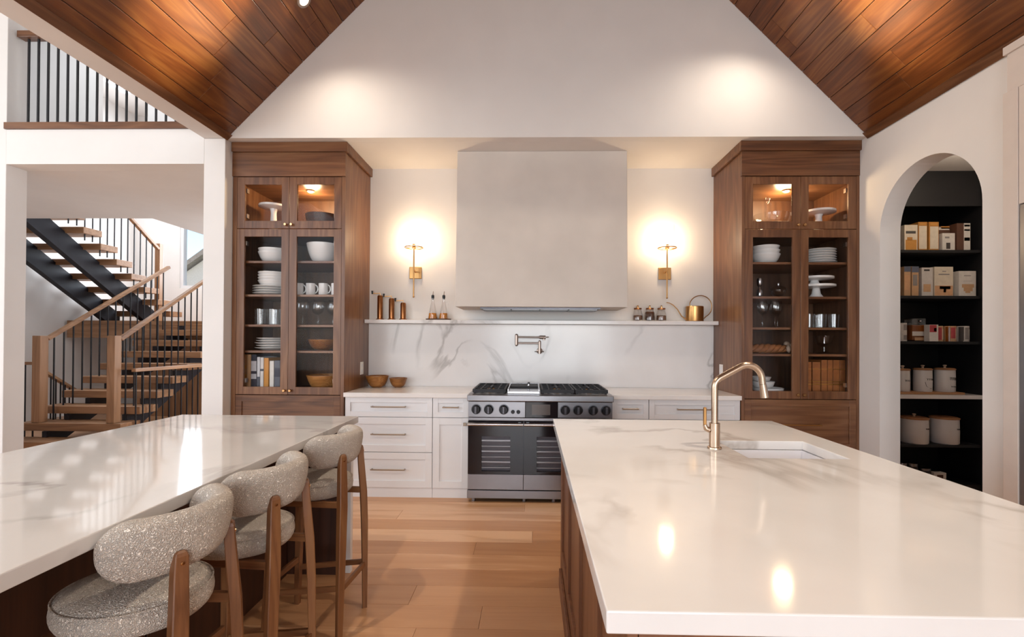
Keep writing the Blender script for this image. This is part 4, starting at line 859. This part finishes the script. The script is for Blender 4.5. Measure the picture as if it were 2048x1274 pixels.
obj('head', MB().sphere((2.285, 4.24, SHZ[3]+0.085), 0.024), 'pale_wood', t, smooth=True)
t = thing('glass_compote', 'footed cut glass compote on the fourth shelf of the right wooden cabinet', 'bowl', (2.605, 4.22, SHZ[3]))
obj('bowl', MB().lathe([(0, 0.06), (0.03, 0.062), (0.062, 0.09), (0.078, 0.16), (0.074, 0.16), (0.058, 0.095), (0, 0.07)], (2.605, 4.22, SHZ[3]+E1), 24), 'drink_glass', t, smooth=True)
obj('foot', MB().lathe([(0, 0), (0.06, 0), (0.058, 0.005), (0.012, 0.02), (0.010, 0.06), (0, 0.06)], (2.605, 4.22, SHZ[3]+E1), 24), 'drink_glass', t, smooth=True)
obj('stopper', MB().lathe([(0, 0), (0.010, 0.0), (0.007, 0.03), (0.014, 0.06), (0, 0.075)], (2.605, 4.22, SHZ[3]+0.09), 14), 'steel_bright', t, smooth=True)
lathe_thing('dish', [(0, 0), (0.115, 0), (0.128, 0.012), (0.130, 0.052), (0.126, 0.052), (0.122, 0.012), (0, 0.008)], (2.106, 4.22, Z5+E1), 'ceramic', 'wide white dish at the bottom of the right wooden cabinet', 'dish')
lathe_thing('bowl', bowl_prof(0.095, 0.055, 0.7), (2.066, 4.22, Z5+0.0545), 'ceramic', 'small white bowl standing on the wide dish, right wooden cabinet', 'bowl')
lathe_thing('bowl', bowl_prof(0.080, 0.040, 0.7), (2.050, 4.22, Z5+0.1105), 'canister', 'grey-white bowl nested highest on the dish, right wooden cabinet', 'bowl')
for x0, x1, h, w_ in ((2.395, 2.452, 0.285, 'leftmost'), (2.462, 2.530, 0.285, 'thick second'), (2.538, 2.588, 0.303, 'third'), (2.593, 2.635, 0.303, 'thin fourth'), (2.640, 2.693, 0.303, 'fifth'), (2.697, 2.744, 0.303, 'rightmost')):
    book(x0, x1, h, 4.15, 0.21, Z5+E1, 'leather', '%s brown leather book with gold bands, right wooden cabinet' % w_, group='leather books in the right cabinet', bands=[(0.088, 0.096, 'gold_band'), (0.112, 0.118, 'gold_band'), (0.222, 0.227, 'gold_band')])

# ---- mantel ledge
ZM = 1.5585; YM = 4.57
for x, h, w_ in ((-1.486, 0.238, 'tallest'), (-1.372, 0.210, 'middle-sized'), (-1.258, 0.168, 'shortest')):
    t = thing('pepper_mill', '%s of the three copper crank mills on the marble ledge' % w_, 'pepper mill', (x, YM, ZM), 'copper mills on the ledge')
    obj('base', MB().lathe([(0, 0), (0.040, 0), (0.040, 0.005), (0.030, 0.012), (0, 0.012)], (x, YM, ZM), 24), 'copper_mill', t, smooth=True)
    obj('barrel', MB().lathe([(0, 0.0125), (0.0265, 0.0125), (0.0265, h-0.012), (0.022, h), (0, h)], (x, YM, ZM), 24), 'copper_mill', t, smooth=True)
    cr = obj('crank', MB().tube([(x, YM, ZM+h+0.0005), (x, YM, ZM+h+0.022), (x-0.075, YM-0.01, ZM+h+0.018)], 0.004, 8), 'brass', t, smooth=True)
    obj('crank_knob', MB().tube([(x-0.075, YM-0.01, ZM+h+0.012), (x-0.075, YM-0.01, ZM+h+0.045)], [0.007, 0.010], 10), 'black_knob', cr, smooth=True)
tag(obj('tray', MB().lathe([(0, 0), (0.122, 0), (0.126, 0.012), (0.122, 0.012), (0.118, 0.006), (0, 0.006)], (-0.907, YM-0.01, ZM), 36, 1.0, 0.48), 'bowl_dark', smooth=True), 'small dark wooden tray under the oil cruets', 'tray')
for x, hd_, w_ in ((-0.966, False, 'left oil cruet on the tray, without handle'), (-0.858, True, 'right oil cruet on the tray, with a side handle')):
    z = ZM+0.0065
    t = thing('oil_cruet', 'clear conical '+w_, 'cruet', (x, YM, z), 'oil cruets on the ledge')
    obj('flask', MB().lathe([(0, 0), (0.046, 0), (0.048, 0.006), (0.030, 0.10), (0.0125, 0.185), (0.0125, 0.205), (0.0105, 0.205), (0.0105, 0.185), (0.0275, 0.10), (0.045, 0.006), (0, 0.003)], (x, YM, z), 24), 'drink_glass', t, smooth=True)
    obj('oil', MB().lathe([(0, 0.0035), (0.0435, 0.0065), (0.0355, 0.060), (0, 0.060)], (x, YM, z), 24), 'oil', t, smooth=True)
    obj('stopper', MB().lathe([(0, 0.195), (0.0100, 0.195), (0.0100, 0.206), (0.014, 0.206), (0.014, 0.235), (0.006, 0.240), (0, 0.240)], (x, YM, z), 16), 'black_knob', t, smooth=True)
    obj('pourer', MB().tube([(x, YM, z+0.238), (x+0.004, YM, z+0.275)], [0.005, 0.003], 8), 'nickel', t, smooth=True)
    if hd_: obj('handle', MB().tube([(x+0.018, YM, z+0.168), (x+0.044, YM, z+0.168), (x+0.044, YM, z+0.03)], 0.0025, 8), 'drink_glass', t, smooth=True)
for x, mm, w_ in ((1.034, 'spice_brown', 'left'), (1.150, 'bowl_dark', 'middle'), (1.262, 'spice_brown', 'right')):
    fl_ = 0.09 if w_ == 'middle' else 0.055
    t = thing('spice_jar', '%s of the three glass spice jars with brass lids on the ledge' % w_, 'jar', (x, YM, ZM), 'spice jars on the ledge')
    obj('jar', MB().lathe([(0, 0), (0.046, 0), (0.048, 0.01), (0.047, 0.06), (0.036, 0.105), (0.034, 0.112), (0.032, 0.112), (0.034, 0.104), (0.045, 0.06), (0.0455, 0.011), (0, 0.004)], (x, YM, ZM), 28), 'drink_glass', t, smooth=True)
    obj('contents', MB().lathe([(0, 0.0045), (0.0445, 0.0115), (0.044, fl_*0.9), (0.039, fl_), (0, fl_)], (x, YM, ZM), 24), mm, t, smooth=True)
    ld_ = obj('lid', MB().lathe([(0, 0.1125), (0.037, 0.1125), (0.037, 0.126), (0, 0.126)], (x, YM, ZM), 24), 'copper_mill', t, smooth=True)
    obj('knob', MB().lathe([(0, 0.1265), (0.008, 0.1265), (0.010, 0.140), (0.007, 0.152), (0, 0.154)], (x, YM, ZM), 14), 'brass_polished', ld_, smooth=True)
wc = thing('watering_can', 'brass watering can with a long spout and hoop handle on the ledge', 'watering can', (1.580, YM-0.01, ZM))
obj('body', MB().lathe([(0, 0), (0.083, 0), (0.084, 0.003), (0.084, 0.142), (0.080, 0.146), (0.03, 0.148), (0.028, 0.140), (0, 0.138)], (1.580, YM-0.005, ZM), 40, 1.0, 0.85), 'brass', wc, smooth=True)
obj('spout', MB().tube([(1.50, YM-0.005, ZM+0.018), (1.455, YM-0.005, ZM+0.05), (1.415, YM-0.005, ZM+0.115), (1.375, YM-0.005, ZM+0.155), (1.340, YM-0.005, ZM+0.176), (1.310, YM-0.005, ZM+0.182)], [0.007, 0.0055, 0.005, 0.0045, 0.004, 0.004], 10), 'brass', wc, smooth=True)
hp = []
for k in range(25):
    a = math.radians(165-k*9.4); hp.append((1.637+0.108*math.cos(a), YM-0.005, ZM+0.142+0.108*math.sin(a)))
hp = [(1.535, YM-0.005, ZM+0.140)]+hp+[(1.664, YM-0.005, ZM+0.022)]
obj('handle', MB().tube(hp, 0.0045, 8), 'brass', wc, smooth=True)
# bowls on the left worktop
lathe_thing('bowl', bowl_prof(0.106, 0.112, 0.42, 0.008), (-1.478, 4.48, ZC+E1), 'bowl_wood', 'larger wooden bowl on the left worktop against the cabinet', 'bowl')
lathe_thing('bowl', bowl_prof(0.083, 0.090, 0.42, 0.007), (-1.281, 4.50, ZC+E1), 'bowl_wood', 'smaller wooden bowl on the left worktop', 'bowl')

# ================================================================== PANTRY
pu = thing('pantry_shelving', 'black built-in pantry shelves behind the arch with one pale worktop', 'shelving', (3.5, 4.53, 0))
PY = 4.30; PB = 4.76
obj('back_panel', MB().box(2.94, 4.05, PB-0.015, PB, 0, 2.918), 'pantry_black', pu)
obj('side_panel', MB().box(4.052, 4.08, PY-0.02, PB, 0, 2.918), 'pantry_black', pu)
obj('side_panel', MB().box(2.938, 2.965, PY, PB-0.016, 0, 2.918), 'pantry_black', pu)
obj('fascia', MB().box(2.966, 4.051, PY, PY+0.02, 2.60, 2.918), 'pantry_black', pu)
PZ = {'a': 2.205, 'b': 1.790, 'c': 1.378, 'd': 0.898, 'e': 0.448}
for k in 'abce': obj('shelf', MB().box(2.966, 4.045, PY+0.002, PB-0.016, PZ[k]-0.026, PZ[k]), 'pantry_black', pu, bevel=0.002)
obj('worktop', MB().box(2.966, 4.050, PY-0.03, PB-0.016, PZ['d']-0.035, PZ['d']), 'quartz_white', pu, bevel=0.002)
obj('bottom', MB().box(2.966, 4.051, PY+0.002, PB-0.016, 0.02, 0.09), 'pantry_black', pu)
YI = 4.40
pd_ = thing('pantry_fill_light', 'added round fill light on the pantry ceiling', 'ceiling light', (3.5, 3.6, 2.92))  # unseen light added to brighten the pantry goods
obj('rim', MB().lathe([(0.05, -0.002), (0.05, -0.010), (0.066, -0.010), (0.07, -0.001)], (3.5, 3.6, 2.92), 24), 'nickel', pd_, smooth=True)
obj('lens', MB().lathe([(0, -0.006), (0.0495, -0.006), (0.0495, -0.002)], (3.5, 3.6, 2.92), 24), 'downlight_glow', pd_)
ld = bpy.data.lights.new('pantry_fill_lamp', 'POINT'); ld.energy = 11; ld.color = (1.0, 0.84, 0.66); ld.shadow_soft_size = 0.06
lo = bpy.data.objects.new('pantry_fill_lamp', ld); C.objects.link(lo); lo.location = (3.5, 3.6, 2.84)
def fbox(name, x0, x1, z, h, d, cm, lab, prints, cat='box', group='packets in the pantry', y=YI-0.06):
    t = thing(name, lab, cat, ((x0+x1)/2, y+d/2, z), group)
    obj('carton', MB().box(x0, x1, y, y+d, z+E1, z+h), cm, t, bevel=0.0015)
    for px0, px1, pz0, pz1, mm in prints:
        obj('print', MB().box(x0+(x1-x0)*px0, x0+(x1-x0)*px1, y-0.0008, y, z+h*pz0, z+h*pz1), mm, t)
    return t
colour('c_cream', '#d8cbb8'); colour('c_gold', '#c48a3f'); colour('c_amber', '#b57a35'); colour('c_white', '#d9d2cb'); colour('c_choc', '#5b3a2a'); colour('c_grey', '#8e8784'); colour('c_tan', '#c29a74'); colour('c_peach', '#cf9f78'); colour('c_blue', '#5c6274'); colour('c_red', '#b04248'); colour('c_dark', '#3a3230'); colour('c_pale', '#c9c2bd')
za = PZ['a']
fbox('food_box', 3.400, 3.518, za, 0.235, 0.06, 'c_cream', 'cream flour packet with golden picture, left on the top pantry shelf', [(0.08, 0.92, 0.02, 0.42, 'c_gold'), (0.2, 0.6, 0.40, 0.52, 'c_amber'), (0.1, 0.85, 0.66, 0.76, 'ink')])
fbox('food_box', 3.524, 3.604, za, 0.262, 0.19, 'c_amber', 'tall golden carton second from left on the top pantry shelf', [(0.08, 0.94, 0.06, 0.86, 'c_cream'), (0.1, 0.9, 0.02, 0.05, 'c_gold'), (0.15, 0.85, 0.89, 0.97, 'c_gold')])
fbox('food_box', 3.618, 3.708, za, 0.262, 0.19, 'c_amber', 'tall golden carton in the middle of the top pantry shelf', [(0.12, 0.94, 0.06, 0.84, 'c_cream'), (0.1, 0.9, 0.02, 0.05, 'c_gold'), (0.15, 0.85, 0.88, 0.97, 'c_gold')])
fbox('food_box', 3.740, 3.852, za, 0.160, 0.05, 'c_white', 'small white carton with a dark seed picture on the top pantry shelf', [(0.30, 0.62, 0.1, 0.45, 'c_dark'), (0.2, 0.55, 0.7, 0.8, 'c_grey')])
fbox('food_box', 3.735, 3.860, za, 0.238, 0.055, 'c_choc', 'brown packet leaning behind the small white carton, top pantry shelf', [(0.05, 0.95, 0.85, 0.95, 'c_white'), (0.35, 0.95, 0.90, 0.99, 'c_gold')], y=YI+0.0)
fbox('food_box', 3.868, 3.988, za, 0.250, 0.16, 'c_choc', 'brown carton with a white edge at the right of the top pantry shelf', [(0.52, 1.0, 0.0, 1.0, 'c_white'), (0.55, 0.97, 0.36, 0.48, 'c_peach'), (0.55, 0.97, 0.72, 0.78, 'c_dark'), (0.55, 0.97, 0.88, 0.95, 'c_choc')])
zb = PZ['b']
fbox('food_bag', 3.398, 3.456, zb, 0.270, 0.08, 'c_tan', 'leftmost tan pasta bag with blue top on the second pantry shelf', [(0, 1, 0.82, 1.0, 'c_blue'), (0.1, 0.8, 0.2, 0.7, 'c_peach')], 'bag')
fbox('food_bag', 3.466, 3.528, zb, 0.270, 0.08, 'c_tan', 'pasta bag with grey window and blue top, second pantry shelf', [(0, 1, 0.80, 1.0, 'c_blue'), (0.15, 0.8, 0.35, 0.72, 'c_grey')], 'bag')
fbox('food_box', 3.555, 3.655, zb, 0.260, 0.18, 'c_pale', 'narrow pale carton left of the pasta box on the second pantry shelf', [(0.15, 0.8, 0.15, 0.42, 'c_tan'), (0.2, 0.7, 0.88, 0.94, 'c_dark')])
fbox('food_box', 3.668, 3.836, zb, 0.268, 0.17, 'c_cream', 'cream carton picturing a goblet on the second pantry shelf', [(0.02, 0.98, 0.02, 0.36, 'c_peach'), (0.28, 0.85, 0.24, 0.34, 'c_tan'), (0.48, 0.62, 0.13, 0.24, 'c_tan'), (0.22, 0.80, 0.72, 0.76, 'c_grey'), (0.42, 0.62, 0.83, 0.86, 'c_grey')])
fbox('food_box', 3.886, 4.040, zb, 0.230, 0.17, 'c_white', 'white carton picturing a brown bowl at the right of the second pantry shelf', [(0.18, 0.88, 0.34, 0.48, 'c_tan'), (0.28, 0.80, 0.20, 0.34, 'c_tan'), (0.38, 0.66, 0.13, 0.20, 'c_tan'), (0.25, 0.78, 0.58, 0.62, 'c_pale'), (0.3, 0.7, 0.80, 0.83, 'c_grey')])
zc = PZ['c']
def tin(x, z, r, h, cm, lab, bands, name='tin', cat='tin', y=YI, group='tins in the pantry'):
    t = thing(name, lab, cat, (x, y, z), group)
    obj('can', MB().lathe([(0, E1), (r, E1), (r, h-0.004), (r*0.97, h), (r*0.9, h), (r*0.9, h-0.004), (0, h-0.004)], (x, y, z), 28), cm, t, smooth=True)
    for a, b, z0, z1, mm in bands:
        n = 10; vs = []; fs = []
        for k in range(n+1):
            an = math.radians(a+(b-a)*k/n)-PI/2
            for rr, zz in ((r+0.0006, z0), (r+0.0006, z1)): vs.append((x+rr*math.cos(an), y+rr*math.sin(an), z+zz*h))
        for k in range(n): fs.append((2*k, 2*k+2, 2*k+3, 2*k+1))
        m = MB(); m.add(vs, fs); o = obj('label_print', m, mm, t); so = o.modifiers.new('thick', 'SOLIDIFY'); so.thickness = 0.0004
    return t
tin(3.425, zc, 0.036, 0.168, 'c_pale', 'leftmost white tin with grey pictures on the third pantry shelf', [(-20, 40, 0.08, 0.34, 'c_grey'), (-20, 40, 0.60, 0.92, 'c_grey')])
t = thing('honey_jar', 'square glass honey jar with a clear lid on the third pantry shelf', 'jar', (3.54, YI, zc))
obj('glass_body', MB().box(3.475, 3.610, YI-0.05, YI+0.05, zc+E1, zc+0.212), 'drink_glass', t, bevel=0.012)
obj('honey', MB().box(3.480, 3.605, YI-0.045, YI+0.045, zc+0.008, zc+0.150), 'honey', t, bevel=0.008)
obj('label', MB().box(3.478, 3.607, YI-0.0512, YI-0.0502, zc+0.050, zc+0.090), 'paper_white', t)
obj('label', MB().box(3.500, 3.585, YI-0.0512, YI-0.0502, zc+0.008, zc+0.036), 'c_peach', t)
obj('clasp', MB().sphere((3.545, YI-0.055, zc+0.185), 0.010), 'steel_bright', t, smooth=True)
fbox('tea_box', 3.570, 3.648, zc, 0.150, 0.06, 'c_white', 'small box with a red top half beside the honey jar', [(0.02, 0.80, 0.55, 0.98, 'c_red'), (0.5, 0.8, 0.6, 0.8, 'honey')], y=YI-0.125)
for x, cm, w_, pr_ in ((3.735, 'c_tan', 'left red-labelled tan tin on the third pantry shelf', [(-25, 12, 0.1, 0.9, 'c_red')]), (3.855, 'c_tan', 'right red-labelled tan tin on the third pantry shelf', [(-30, 15, 0.2, 0.9, 'c_red')]), (3.972, 'c_pale', 'silver tin with black print at the right of the third pantry shelf', [(-20, 35, 0.15, 0.9, 'c_grey'), (-70, -30, 0.05, 0.95, 'c_dark')])):
    tin(x, zc, 0.048, 0.142, cm, w_, pr_+[(20, 60, 0.12, 0.8, 'c_cream' if cm == 'c_tan' else 'c_white'), (-75, -35, 0.0, 0.95, 'honey' if cm == 'c_tan' else 'c_dark')])
def canister(x, z, r, h, lab, script, lid_r=None, knob_=True, group='canisters in the pantry'):
    t = thing('canister', lab, 'canister', (x, YI, z), group)
    obj('pot', MB().lathe([(0, E1), (r*0.96, E1), (r, 0.008), (r*1.01, h*0.5), (r*0.985, h), (0, h)], (x, YI, z), 32), 'canister', t, smooth=True)
    ld_ = obj('lid', MB().lathe([(0, h+E1), (r*1.03, h+E1), (r*1.04, h+0.012), (r*0.9, h+0.018), (0, h+0.018)], (x, YI, z), 32), 'board_wood', t, smooth=True)
    if knob_: obj('knob', MB().lathe([(0, h+0.0185), (0.010, h+0.0185), (0.008, h+0.030), (0.016, h+0.040), (0.012, h+0.046), (0, h+0.047)], (x, YI, z), 16), 'pale_wood', ld_, smooth=True)
    for pts in script:
        path = []
        for u, v in pts:
            an = -PI/2+u/r; path.append((x+(r*1.01+0.0008)*math.cos(an), YI+(r*1.01+0.0008)*math.sin(an), z+v))
        obj('lettering', MB().tube(path, 0.0016, 5), 'ink', t)
def scribble(u0, u1, v, amp, n): return [(u0+(u1-u0)*k/(n*6)+amp*0.5*math.sin(2*PI*k/6), v+amp*math.cos(2*PI*k/6)*(0.6+0.4*math.sin(k))) for k in range(n*6+1)]
tag(obj('serving_board', MB().box(3.30, 3.915, YI-0.09, YI+0.09, PZ['d']+E1, PZ['d']+0.020), 'board_wood', bevel=0.003), 'wooden board under the three canisters in the pantry', 'board')
zd = PZ['d']+0.0205
canister(3.430, zd, 0.056, 0.190, 'leftmost of three lidded canisters on the wooden pantry board', [scribble(-0.02, 0.03, 0.10, 0.012, 3)])
canister(3.612, zd, 0.070, 0.195, 'middle of three lidded canisters on the wooden pantry board', [scribble(-0.02, 0.05, 0.115, 0.012, 4), [(-0.03, 0.09), (-0.02, 0.05), (0.02, 0.03), (0.06, 0.04)]])
canister(3.812, zd, 0.076, 0.198, 'rightmost of three lidded canisters on the wooden pantry board', [scribble(-0.02, 0.05, 0.125, 0.020, 4), scribble(-0.01, 0.06, 0.05, 0.010, 4)])
ze = PZ['e']
canister(3.535, ze, 0.106, 0.218, 'wide white crock with a wooden lid knob on the lower pantry shelf', [scribble(0.02, 0.07, 0.14, 0.007, 5)])
canister(3.808, ze, 0.106, 0.222, 'wide white crock at the right of the lower pantry shelf', [scribble(0.02, 0.07, 0.14, 0.007, 5)], knob_=False)
for x, h, r, w_ in ((3.425, 0.170, 0.040, 'leftmost'), (3.515, 0.168, 0.045, 'middle'), (3.625, 0.125, 0.050, 'rightmost')):
    t = thing('preserve_jar', '%s dark preserve jar on the pantry floor shelf' % w_, 'jar', (x, YI, 0.09), 'preserve jars in the pantry')
    obj('jar', MB().lathe([(0, E1), (r, E1), (r, h*0.75), (r*0.85, h*0.84), (0, h*0.84)], (x, YI, 0.09), 24), 'c_dark', t, smooth=True)
    obj('lid', MB().lathe([(0, h*0.845), (r*0.95, h*0.845), (r*0.95, h), (0, h)], (x, YI, 0.09), 24), 'steel', t, smooth=True)
fbox('food_box', 3.665, 3.775, 0.09, 0.095, 0.06, 'c_white', 'low white packet with a round brown picture on the pantry floor shelf', [(0.25, 0.75, 0.25, 0.8, 'c_choc')])
